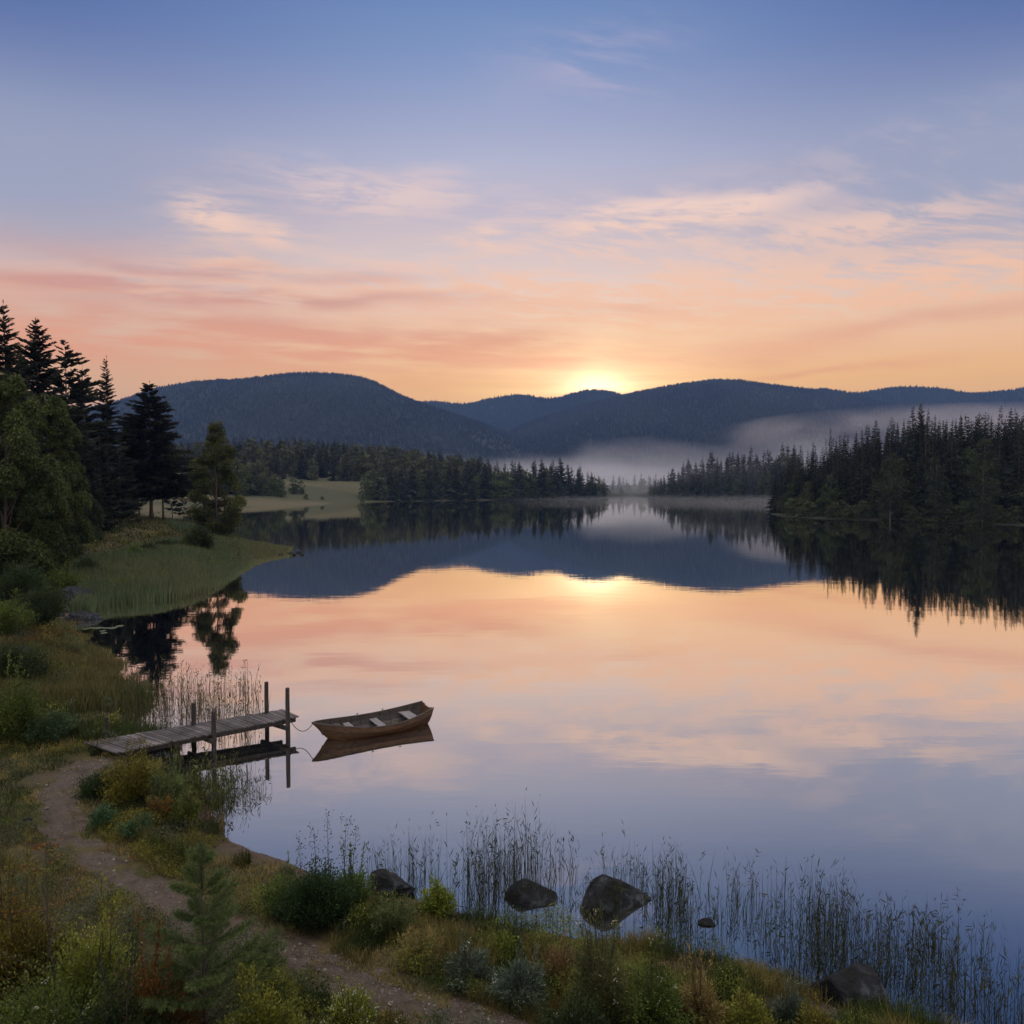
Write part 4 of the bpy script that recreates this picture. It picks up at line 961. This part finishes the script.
# ------------------------------------------------------------------ dock
M_deck = wood_mat('weathered_deck', (.034, .029, .030), (.075, .066, .070), (.14, .125, .132), grain=(1, 1, 1))
M_post = wood_mat('post_wood', (.012, .010, .010), (.030, .026, .024), (.075, .065, .06), grain=(9, 9, 1.2))
ZD = .56
cA, cB, cC, cD = [np.array([*at(px, py, z_), z_]) for px, py, z_ in ((83, 742.5, .46), (115, 752.5, .46), (299, 716, ZD), (283, 709, ZD))]
org = (cA + cB) / 2
dock = tag(empty('wooden_dock', (org[0], org[1], 0)), 'weathered grey plank dock on dark posts reaching from the grassy bank into the lake', 'dock')
o3 = np.array([org[0], org[1], 0])
def quadbox(mb, p, th, col):
    """slab with top corners p (4x3) and thickness th"""
    p = np.asarray(p); v = np.concatenate([p, p - np.array([0, 0, th])]); mb.add(v, [np.array([[0, 1, 2, 3], [7, 6, 5, 4], [0, 4, 5, 1], [1, 5, 6, 2], [2, 6, 7, 3], [3, 7, 4, 0]])], col)
r_ = np.random.default_rng(12); mb = MB(); NP = 42
for k in range(NP):
    a, b_ = (k + .09) / NP, (k + .90) / NP; e1, e2 = r_.normal(0, .012, 2); dz_ = r_.normal(0, .004)
    L = lambda t, s: (cB + (cC - cB) * t) * (1 - s) + (cA + (cD - cA) * t) * s
    q = np.array([L(a, -.02 + e1), L(b_, -.02 + e1 + r_.normal(0, .004)), L(b_, 1.02 + e2), L(a, 1.02 + e2)]) - o3; q[:, 2] += dz_
    quadbox(mb, q, .035, np.full(3, r_.uniform(.15, 1.0)))
mb.build('deck', M_deck, dock)
for s0, s1 in ((.05, .13), (.87, .95), (.46, .54)):
    mb = MB(); q = np.array([L(.02, s0), L(.985, s0), L(.985, s1), L(.02, s1)]) - o3 - np.array([0, 0, .042]); quadbox(mb, q, .13, np.full(3, .35)); mb.build('beam', M_post, dock)
posts = [(288, 737.5, 688), (267, 731, 682), (214, 751, 711), (194, 742.5, 703)]
PB = []
for k, (px, wy, ty) in enumerate(posts):
    P = at(px, wy); top = hz(px, ty, P[1]); PB.append(P); mb = MB()
    tube(mb, np.array([[P[0] + .015, P[1], -.9], [P[0], P[1], .2], [P[0] - .008, P[1] + .01, top * .7], [P[0], P[1], top]]) - o3, [.068, .066, .062, .058], 10, (.5, .5, .5)); mb.build('post', M_post, dock, smooth=False)
X, Y, Z = ground_at(107, 744); mb = MB(); tube(mb, np.array([[X, Y, Z - .3], [X, Y, hz(107, 717, Y)]]) - o3, [.055, .05], 9, (.4, .4, .4)); mb.build('post', M_post, dock)
for a, b_ in ((0, 1), (2, 3)):
    mb = MB(); A = np.array([*PB[a], ZD - .18]); B = np.array([*PB[b_], ZD - .18]); d = unit(B - A); A = A - d * .14; B = B + d * .14; n2 = np.array([-d[1], d[0], 0]) * .035; f_ = n2 / .035 * .10
    quadbox(mb, np.array([A - n2 + f_, B - n2 + f_, B + n2 + f_, A + n2 + f_]) - o3, .12, np.full(3, .4)); mb.build('crossbeam', M_post, dock)

# ------------------------------------------------------------------ rowing boat
M_hull = wood_mat('boat_varnish', (.022, .010, .005), (.075, .036, .015), (.14, .078, .034), rough=.42, grain=(1.0, 14, 14))
M_in = wood_mat('boat_inner', (.015, .011, .010), (.034, .027, .024), (.075, .062, .056), rough=.7, grain=(1.0, 12, 12))
M_seat = wood_mat('boat_seat', (.10, .094, .098), (.18, .17, .175), (.27, .255, .26), rough=.55, grain=(12, 1.0, 12))
M_metal, n, out = new_mat('oarlock_metal'); p = n.node('ShaderNodeBsdfPrincipled'); p.inputs['Base Color'].default_value = (.06, .055, .05, 1); p.inputs['Metallic'].default_value = .8; p.inputs['Roughness'].default_value = .5; n.put(out.inputs[0], p.outputs[0])
bow = at(323, 740); stern = at(420, 722); dv = stern - bow; LB = float(np.hypot(*dv)) + .12
boat = tag(empty('rowing_boat', (bow[0], bow[1], 0), math.atan2(dv[1], dv[0])), 'small open wooden rowing boat with pale seats moored off the end of the dock', 'boat')
def sec(s):
    """half beam, sheer height, keel height at s along the hull (0 bow, 1 stern)"""
    hb = .70 * (np.sin(np.pi * np.clip(s * .86, 0, 1)) ** .62) if s > 0 else 0
    sh = .55 - .85 * s * (1 - s) + (-.10) * s ** 1.5 + .05 * s ** 4
    kl = -.14 + .30 * (1 - s / .16) ** 2 * (s < .16) + .05 * max(0, s - .7) / .3
    return max(hb, .012), sh, kl
def stem_x(s, t):   # raked stem and transom
    return s * LB - (.30 * (t ** 1.3) * (1 - s) ** 8) + (.16 * t) * s ** 10
NS, ST = 40, 5
def hull_shell(off, laps=True):
    rows = []; ss = np.linspace(0, 1, NS + 1)
    for s in ss:
        hb, sh, kl = sec(s); pr = []
        for k in range(ST):
            for e in (0, 1):
                u = (k + e * 1.0) / ST
                th = u * math.pi / 2
                y_ = hb * (math.sin(th) ** .75); z_ = kl + (sh - kl) * (1 - math.cos(th)) ** 1.05
                lap = (.018 if (laps and e == 1 and k < ST - 1) else 0) * min(1, hb / .2)
                if laps and e == 0 and k > 0: lap = 0.0
                pr.append((stem_x(s, max(0, (z_ - kl) / (sh - kl))), max(0.0, y_ + lap - off), z_ + off * .8 * (1 - u)))
        rows.append(pr)
    return np.array(rows)
def add_shell(mb, G, flip):
    for sgn in (1, -1):
        V = G * np.array([1, sgn, 1]); nr, na = G.shape[:2]; i, j = np.meshgrid(np.arange(nr - 1), np.arange(na - 1), indexing='ij')
        F = np.stack([i * na + j, (i + 1) * na + j, (i + 1) * na + j + 1, i * na + j + 1], -1).reshape(-1, 4)
        if (sgn == 1) == flip: F = F[:, ::-1]
        tint = np.repeat(np.random.default_rng(4).uniform(.3, .8, ST), 2); mb.add(V.reshape(-1, 3), F, np.repeat(np.tile(tint, nr)[:, None], 3, 1))
Go = hull_shell(0); Gi = hull_shell(.028, False)
mb = MB(); add_shell(mb, Go, False); mb.build('hull', M_hull, boat)
mb = MB(); add_shell(mb, Gi, True)
for k in range(5, NS, 4):   # ribs
    for sgn in (1, -1): tube(mb, Gi[k] * np.array([1, sgn, 1]) + np.array([0, -.004 * sgn, .004]), .012, 4, (.35, .35, .35))
mb.build('lining', M_in, boat)
# transom, with a shallow cut-out
o_ = Go[-1]; mb = MB(); pts = [(p[0] + .004, p[1], p[2]) for p in o_[::2]] + [tuple(o_[-1] + np.array([.004, 0, 0]))]
top = o_[-1]; prof = [(x_, y_, z_) for x_, y_, z_ in pts] + [(top[0] + .004, top[1] * .55, top[2] - .01), (top[0] + .004, top[1] * .42, top[2] - .05)]
full = prof + [(x_, -y_, z_) for x_, y_, z_ in prof[::-1]]; nf_ = len(full)
A = np.array(full); B = A - np.array([.035, 0, 0]); F = [np.arange(nf_)[None], (np.arange(nf_) + nf_)[None, ::-1], np.array([[i, i + nf_, (i + 1) % nf_ + nf_, (i + 1) % nf_] for i in range(nf_)])]
mb.add(np.concatenate([A, B]), F, (.45, .45, .45)); mb.build('transom', M_hull, boat)
mb = MB()
for sgn in (1, -1):
    pth = Go[:, -1] * np.array([1, sgn, 1]) + np.array([0, 0, .012]); tube(mb, pth, .024, 6, (.95, .95, .95))
mb.build('gunwale', M_in, boat)
mb = MB(); kx = [(stem_x(0, t), 0, sec(0)[2] + (sec(0)[1] - sec(0)[2]) * t) for t in np.linspace(0, 1.06, 8)]; tube(mb, kx, .026, 6, (.3, .3, .3)); mb.build('stem', M_hull, boat)
mb = MB(); tube(mb, [(s * LB, 0, sec(s)[2] - .012) for s in np.linspace(.05, 1, 16)], .022, 5, (.3, .3, .3)); mb.build('keel', M_hull, boat)
for s, w in ((.26, .20), (.55, .23), (.86, .34)):
    hb, sh, kl = sec(s); z_ = sh - .13; mb = MB(); hb2 = sec(min(s + w / LB / 2, 1))[0]
    hw = hb * .93 - .02
    quadbox(mb, [(s * LB - w / 2, -hw * (sec(s - .03)[0] / hb), z_), (s * LB + w / 2, -hw * min(1, hb2 / hb), z_), (s * LB + w / 2, hw * min(1, hb2 / hb), z_), (s * LB - w / 2, hw * (sec(s - .03)[0] / hb), z_)], .028, (.6, .6, .6)); mb.build('seat', M_seat, boat)
mb = MB(); quadbox(mb, [(.10 * LB, -.10, .40), (.17 * LB, -.25, .35), (.17 * LB, .25, .35), (.10 * LB, .10, .40)], .02, (.5, .5, .5)); mb.build('bow_deck', M_in, boat)
mb = MB()
for yy in (-.22, -.07, .08, .23): quadbox(mb, [(.2 * LB, yy, -.04), (.88 * LB, yy, -.04), (.88 * LB, yy + .12, -.04), (.2 * LB, yy + .12, -.04)], .02, (.4, .4, .4))
mb.build('floorboard', M_in, boat)
for s in (.40, .66):
    for sgn in (1, -1):
        hb, sh, kl = sec(s); x_ = stem_x(s, 1); mb = MB(); tube(mb, [(x_, sgn * hb, sh), (x_, sgn * hb, sh + .07)], .012, 6); a = np.linspace(-2.6, -.54, 7)
        tube(mb, np.stack([x_ + .045 * np.cos(a), np.full(7, sgn * hb), sh + .115 + .045 * np.sin(a)], 1), .009, 5); mb.build('oarlock', M_metal, boat)
ca_, sa_ = math.cos(boat.rotation_euler[2]), math.sin(boat.rotation_euler[2]); bx_, bz_ = stem_x(0, 1), sec(0)[1]
tip = np.array([bow[0] + bx_ * ca_, bow[1] + bx_ * sa_, bz_ - .02]); pst = np.array([*PB[0], ZD - .02]) + np.array([.07, 0, -.02])
t = np.linspace(0, 1, 18)[:, None]; rp = pst + (tip - pst) * t - np.array([0, 0, 1]) * (.30 * 4 * t * (1 - t)) * .9
mb = MB(); tube(mb, rp, .011, 5, (.06, .055, .05)); tag(mb.build('mooring_rope', foliage_mat('rope', 0, 0, .9)), 'thin dark rope sagging between the dock post and the boat bow', 'rope')

# ------------------------------------------------------------------ shrubs and herbs
def shrub(h, r, nst, per, leaf, cA, cB, seed, wl=.55, up=.55, sprig=0, tipc=None, tipn=0, asp=1.0, cl=.10):
    r_ = np.random.default_rng(seed); St = MB(); Lf = MB(); P = []; D_ = []; C = []; tips = []
    for k in range(nst + sprig):
        a = r_.uniform(0, 6.283); q = r_.uniform(0, 1) ** .55; L = r_.uniform(.75, 1.05) * (.62 + .62 * float(vnoise(math.cos(a) * 1.6 + seed * 3.1, math.sin(a) * 1.6, 7)))
        if k >= nst: q *= .6; L = r_.uniform(1.15, 1.5)
        q2 = q; e = np.array([math.cos(a) * r * q * (.7 + .6 * float(vnoise(a * 1.5, seed * 1.7, 8))), math.sin(a) * r * q * (.7 + .6 * float(vnoise(a * 1.5, seed * 1.7, 8))), h * L * math.sqrt(max(.08, 1 - (q * .86) ** 2))])
        if k < nst: e *= r_.uniform(.6, 1.0)
        t = np.linspace(0, 1, 5)[:, None]; b0 = np.array([e[0] * .25, e[1] * .25, 0]); mid = b0 * (1 - t) + e * t; mid[:, 2] = e[2] * (t[:, 0] ** (.8)); mid += r_.normal(0, .02 * h, (5, 3)) * t
        tube(St, mid, np.linspace(.010, .003, 5) * (.6 + h * .5), 3, (.05, .035, .022), cap=False)
        n = per if k < nst else int(per * .45); tt = r_.uniform(.22 if k < nst else .3, 1, n) ** .7
        pos = np.stack([np.interp(tt, np.linspace(0, 1, 5), mid[:, i]) for i in range(3)], 1) + r_.normal(0, cl * (1 if k < nst else .35), (n, 3)) * np.array([r, r, h * .6])
        pos[:, 2] = np.maximum(pos[:, 2], .01)
        dr = unit(pos * np.array([1, 1, .2])) * .8 + r_.normal(0, .45, (n, 3)) + np.array([0, 0, up]); m_ = r_.uniform(0, 1)
        P.append(pos); D_.append(dr); C.append((np.array(cA) + (np.array(cB) - np.array(cA)) * np.clip(m_ * .6 + r_.uniform(0, .5, n) ** 1.3 + (tt - .55) * .6, 0, 1.15)[:, None]) * r_.uniform(.65, 1.35, n)[:, None]); tips.append(mid[-1])
    P = np.concatenate(P); leaves(Lf, P, np.concatenate(D_), leaf * r_.uniform(.6, 1.5, len(P)), leaf * wl, np.concatenate(C), r_)
    Fl = None
    if tipn:
        Fl = MB(); tp_ = np.array(tips)[r_.choice(len(tips), tipn)]; tp_ = np.repeat(tp_, 7, 0) + r_.normal(0, .018, (tipn * 7, 3)); leaves(Fl, tp_, r_.normal(size=tp_.shape) + np.array([0, 0, .5]), .022, .02, tipc, r_)
    return St, Lf, Fl
SID = [500]
def put_shrub(px, bpy_, tpy, wpx, style, label, name='shrub', cat='bush', group=None, dens=1.0, sprig=0, tipn=0, tipc=(.5, .48, .40)):
    X, Y, Z = ground_at(px, bpy_); h = max(.10, hz(px, tpy, Y) - Z); r = wpx * Y / FOC; SID[0] += 1
    cA, cB, leaf, wl = STY[style]; leaf = leaf * max(1, Y / 11) ** .8
    n_leaf = int(min(26000, 1.7 * dens * (h * r * 2.6 + r * r) / (leaf * leaf * wl) * 3.0)); nst = int(np.clip(40 + 60 * r, 30, 110))
    St, Lf, Fl = shrub(h * .93, r, nst, max(8, n_leaf // nst), leaf, cA, cB, SID[0], wl, sprig=sprig, tipn=tipn, tipc=tipc)
    root = empty(name, (X, Y, Z - .03)); St.build('stem', M_bark, root); Lf.build('foliage', M_leaf, root)
    if Fl: tag(Fl.build('flower', M_leaf, root), kind='stuff')
    return tag(root, label, cat, group)
STY = {'olive': ((.045, .055, .012), (.20, .185, .034), .040, .5), 'green': ((.028, .048, .013), (.120, .165, .036), .040, .5), 'dark': ((.012, .023, .011), (.045, .072, .026), .038, .5),
       'rust': ((.055, .045, .015), (.22, .135, .034), .040, .5), 'sage': ((.032, .050, .036), (.110, .145, .105), .060, .22), 'lime': ((.050, .072, .013), (.24, .27, .046), .038, .55),
       'dry': ((.085, .066, .026), (.31, .235, .09), .060, .18), 'teal': ((.026, .054, .026), (.085, .150, .068), .040, .5), 'feather': ((.036, .055, .022), (.145, .170, .064), .050, .2)}
SH = [ # px, base, top, half width, style, label, sprigs, flowers, density
 (22, 1040, 872, 60, 'olive', 'yellowish olive bush in the corner below the worn turf, touching the left border', 4, 0, 2),
 (98, 1050, 898, 62, 'lime', 'light green bush right of the pale leafed sapling', 3, 12, 2),
 (52, 1100, 950, 84, 'green', 'deep green bush filling the bottom left corner', 0, 20, 1.8),
 (146, 1075, 940, 56, 'rust', 'rust and olive tinged bush behind the young pine', 3, 0, 1.8),
 (118, 1105, 965, 66, 'dark', 'dark green bush at the bottom edge below the rust tinged one', 4, 14, 1.6),
 (262, 1085, 975, 52, 'olive', 'low olive bush at the bottom edge right of the young pine', 4, 18, 1.4),
 (6, 965, 862, 26, 'rust', 'small ochre bush at the left border above the corner bushes', 2, 0, .8),
 (318, 925, 846, 46, 'dark', 'dark green bush with tall leafy shoots against the water', 0, 0, 1.6),
 (350, 912, 858, 30, 'green', 'lighter green bush growing against the right of the dark shoots bush', 4, 0, 1),
 (285, 915, 868, 26, 'green', 'small green bush between the sandy beach and the dark shoots bush', 2, 0, 1),
 (395, 935, 893, 26, 'feather', 'feathery grey green plant just below the blue-grey boulder', 2, 0, .9),
 (438, 915, 873, 20, 'lime', 'rounded yellow green bush at the water edge left of the flat-topped boulder', 0, 0, 1.2),
 (420, 965, 930, 30, 'dry', 'straw coloured clump beside the path below the blue-grey boulder', 4, 0, .9),
 (470, 985, 945, 30, 'sage', 'grey green herb clump with white flower heads beside the path', 3, 16, .9),
 (520, 1003, 955, 34, 'sage', 'silvery teal herb clump with long leaves nearest the path', 4, 10, .9),
 (505, 960, 928, 20, 'lime', 'small bright green plant behind the silvery herbs', 2, 0, 1),
 (560, 985, 940, 30, 'dry', 'straw and rust clump between the two biggest lakeshore boulders', 4, 0, .8),
 (600, 1030, 935, 42, 'feather', 'tall feathery plant with pale buds in front of the largest boulder', 8, 26, 1),
 (655, 1035, 958, 40, 'green', 'dense green bush at the bottom edge below the flat stone', 5, 12, 1),
 (575, 1060, 985, 40, 'dark', 'dark bush on the bottom edge right of the path end', 2, 6, 1),
 (700, 1025, 965, 30, 'dry', 'brown seedy clump between the flat stone and the bottom edge', 6, 0, .8),
 (745, 1040, 985, 32, 'lime', 'yellow green bush at the bottom edge left of the rounded boulder', 3, 0, 1),
 (788, 1030, 982, 22, 'sage', 'pale fern-like herb just left of the rounded boulder', 2, 0, .9),
 (822, 1050, 1000, 30, 'olive', 'olive bush in front of the rounded boulder by the corner', 3, 0, 1),
 (352, 1030, 985, 34, 'lime', 'low flowering plant with white blossoms in the middle of the path edge', 5, 34, .6),
 (390, 1040, 1005, 26, 'olive', 'low olive tuft at the bottom edge beside the path', 2, 8, .7),
 (132, 802, 748, 34, 'olive', 'bushy olive shrub in front of the land end of the dock', 6, 0, 1.1),
 (100, 796, 766, 26, 'dark', 'low dark shrub left of the olive shrub by the dock', 0, 0, 1),
 (166, 806, 764, 24, 'feather', 'feathery green shrub below the dock deck', 4, 0, 1),
 (104, 826, 800, 17, 'teal', 'blue green leafy herb on the turf below the dock shrubs', 0, 0, 1),
 (136, 836, 810, 20, 'teal', 'grey green herb patch near the sandy beach', 0, 0, 1),
 (160, 822, 790, 15, 'rust', 'reddish dry herb between the dock shrubs and the beach', 2, 0, .8),
 (186, 826, 786, 18, 'green', 'grassy green shrub at the water edge below the dock', 4, 0, 1),
 (272, 1000, 960, 20, 'green', 'small green plant between the young pine and the path', 2, 0, .7),
 (12, 745, 668, 34, 'green', 'big green bush at the left border above the worn turf', 4, 0, 1),
 (48, 742, 706, 32, 'teal', 'low bright green bush before the tall bank grass', 0, 0, 1.1),
 (14, 690, 632, 32, 'dark', 'dark bush at the left border in the tall bank grass', 2, 0, 1),
 (6, 640, 588, 30, 'green', 'green bush at the left border below the round birch', 2, 0, 1),
 (42, 628, 578, 26, 'dark', 'dark bush above the pile of cove stones', 0, 0, 1),
 (22, 606, 556, 30, 'dark', 'dark bush at the foot of the round light green birch', 0, 0, 1),
 (66, 596, 562, 20, 'green', 'small green bush at the edge of the pale sedge', 0, 0, 1),
 (86, 577, 552, 14, 'dark', 'small dark bush beside the track under the birches', 0, 0, 1),
 (200, 552, 521, 15, 'dark', 'round dark bush right at the foot of the slender birch', 0, 0, 1.2),
 (180, 551, 536, 12, 'dark', 'low bush next to the round one on the spit', 0, 0, 1),
 (163, 552, 538, 11, 'dark', 'low bush in the middle of the row on the spit', 0, 0, 1),
 (148, 556, 541, 11, 'dark', 'low bush second from the track end of the row on the spit', 0, 0, 1),
 (136, 560, 541, 10, 'green', 'low bush beside the track at the end of the row on the spit', 0, 0, 1),
]
for (px, bp_, tp_, w_, st, lab, sp, fl, dn) in SH: put_shrub(px, bp_, tp_, w_, st, lab, sprig=sp, tipn=fl, dens=dn)

# tall leafy shoots rising from the dark bush
def shoot(px, bpy_, tpy, label, lean=0.0, leaf=.032, col=(.032, .040, .018), n=46, w=.05):
    X, Y, Z = ground_at(px, bpy_); h = hz(px, tpy, Y) - Z; SID[0] += 1; r_ = np.random.default_rng(SID[0]); St = MB(); Lf = MB()
    t = np.linspace(0, 1, 8); c = np.stack([lean * t ** 2 + np.cumsum(r_.normal(0, .008, 8)), np.cumsum(r_.normal(0, .008, 8)), t * h], 1); tube(St, c, np.linspace(.008, .002, 8), 4, (.04, .03, .02))
    tt = r_.uniform(.35, 1, n); a = r_.uniform(0, 6.283, n); P = np.stack([np.interp(tt, t, c[:, i]) for i in range(3)], 1); D_ = np.stack([np.cos(a), np.sin(a), r_.uniform(.3, 1.4, n)], 1)
    P = P + D_ * r_.uniform(0, w, n)[:, None]; leaves(Lf, P, D_, leaf * r_.uniform(.7, 1.4, n), leaf * .6, np.array(col) * r_.uniform(.6, 1.5, n)[:, None], r_)
    root = empty('sapling', (X, Y, Z)); St.build('stem', M_bark, root); Lf.build('foliage', M_leaf, root); return tag(root, label, 'plant')
for px, b_, t_y, le, lab in [(302, 905, 838, -.06, 'leftmost leafy shoot rising from the dark bush against the water'), (316, 905, 828, -.03, 'leafy shoot second from the beach in the dark bush'), (331, 905, 811, .02, 'tallest leafy shoot above the dark bush'), (344, 905, 820, .05, 'leafy shoot just right of the tallest one in the dark bush'), (352, 905, 826, .10, 'leaning leafy shoot nearest the reeds in the dark bush')]:
    shoot(px, b_, t_y, lab, le, n=110, w=.09)

# pale leafed sapling, bottom left
X, Y, Z = ground_at(50, 1050); h = hz(50, 838, Y) - Z; r_ = np.random.default_rng(91); St = MB(); Lf = MB()
t = np.linspace(0, 1, 9); c = np.stack([np.cumsum(r_.normal(0, .014, 9)), np.cumsum(r_.normal(0, .014, 9)), t * h], 1); tube(St, c, np.linspace(.014, .003, 9), 5, (.035, .028, .02))
for k in range(30):
    t0 = r_.uniform(.18, .97); p0 = np.array([np.interp(t0, t, c[:, i]) for i in range(3)]); a = r_.uniform(0, 6.283); L_ = (1.05 - t0) * h * r_.uniform(.25, .5) + .06
    e = p0 + np.array([math.cos(a), math.sin(a), r_.uniform(.15, .7)]) * L_; s_ = np.linspace(0, 1, 4)[:, None]; br = p0 + (e - p0) * s_ + np.array([0, 0, .06]) * (s_ * (1 - s_)) * 2; tube(St, br, np.linspace(.006, .002, 4), 3, (.04, .03, .02), cap=False)
    n_ = 34; u_ = r_.uniform(.15, 1, n_)[:, None]; P = p0 + (e - p0) * u_ + r_.normal(0, .022, (n_, 3)); col = (np.array([.10, .12, .045]) if k % 4 else np.array([.20, .13, .03]))
    leaves(Lf, P, r_.normal(size=(n_, 3)) + np.array([0, 0, .5]), .034 * r_.uniform(.6, 1.3, n_), .023, col * r_.uniform(.5, 1.7, n_)[:, None], r_)
root = empty('birch_sapling', (X, Y, Z)); St.build('trunk', M_bark, root); Lf.build('crown', M_leaf, root); tag(root, 'pale leafed birch sapling rising over the bushes in the corner', 'sapling')

# young pine
X, Y, Z = ground_at(208, 1062); h = hz(206, 846, Y) - Z; r_ = np.random.default_rng(92); St = MB(); Nd = MB()
t = np.linspace(0, 1, 10); c = np.stack([np.cumsum(r_.normal(0, .006, 10)), np.cumsum(r_.normal(0, .006, 10)), t * h], 1); tube(St, c, np.linspace(.020, .005, 10), 6, (.045, .03, .022))
def needles(path, ln, n_, col):
    u_ = r_.uniform(0, 1, n_); P = np.stack([np.interp(u_, np.linspace(0, 1, len(path)), path[:, i]) for i in range(3)], 1); ax = unit(path[-1] - path[0])
    D_ = ax * .75 + unit(r_.normal(size=(n_, 3))) * .75; leaves(Nd, P, D_, ln * r_.uniform(.7, 1.2, n_), .0042, np.array(col) * r_.uniform(.5, 1.6, n_)[:, None], r_)
needles(c[-3:], .075, 700, (.060, .085, .035))
for t0 in (.93, .80, .67, .54, .42, .30, .19):
    for k in range(5 if t0 > .5 else 6):
        a = k * 1.2566 + t0 * 9 + r_.normal(0, .25); p0 = np.array([np.interp(t0 + r_.normal(0, .01), t, c[:, i]) for i in range(3)]); L_ = (1.06 - t0) * h * .38 * r_.uniform(.5, 1.2) + .05
        s_ = np.linspace(0, 1, 6)[:, None]; e = np.array([math.cos(a), math.sin(a), .25]) * L_; br = p0 + e * s_ + np.array([0, 0, .30 * L_]) * s_ ** 2; tube(St, br, np.linspace(.008, .003, 6), 4, (.045, .03, .022), cap=False)
        needles(br[1:], .078, int(200 + 500 * L_), (.085, .115, .040))
        for q in range(3):
            f_ = .35 + .2 * q; b0 = p0 + e * f_ + np.array([0, 0, .30 * L_ * f_ ** 2])
            for sg in (-1, 1):
                e2 = b0 + np.array([math.cos(a + sg * .8), math.sin(a + sg * .8), .45]) * L_ * .38 * (1 - f_ * .4); needles(np.array([b0, (b0 + e2) / 2, e2]), .07, int(50 + 260 * L_), (.090, .125, .044))
root = empty('young_pine', (X, Y, Z)); St.build('trunk', M_bark, root, smooth=True); Nd.build('crown', foliage_mat('pine_needle', .2, 0), root); tag(root, 'young pine with soft long needles standing between the path and the corner bushes', 'pine tree')

# floating leaves in the dark cove
for k, (px, py) in enumerate([(86, 629), (92, 628), (98, 628), (103, 631), (107, 628), (112, 628), (104, 633), (120, 626)]):
    P = at(px, py); mb = MB(); a = np.linspace(.25, 6.03, 14); r0 = .16 + .05 * (k % 3)
    mb.add(np.concatenate([[[0, 0, .006]], np.stack([r0 * np.cos(a), r0 * np.sin(a), np.full(14, .006)], 1)]), np.array([[0, i + 1, i + 2] for i in range(13)]), (.16, .18, .13)); o = mb.build('lily_pad', M_leaf); o.location = (P[0], P[1], 0.004)
    tag(o, 'pale lily leaf floating on the dark cove', 'lily pad', 'lily pads on the dark cove')
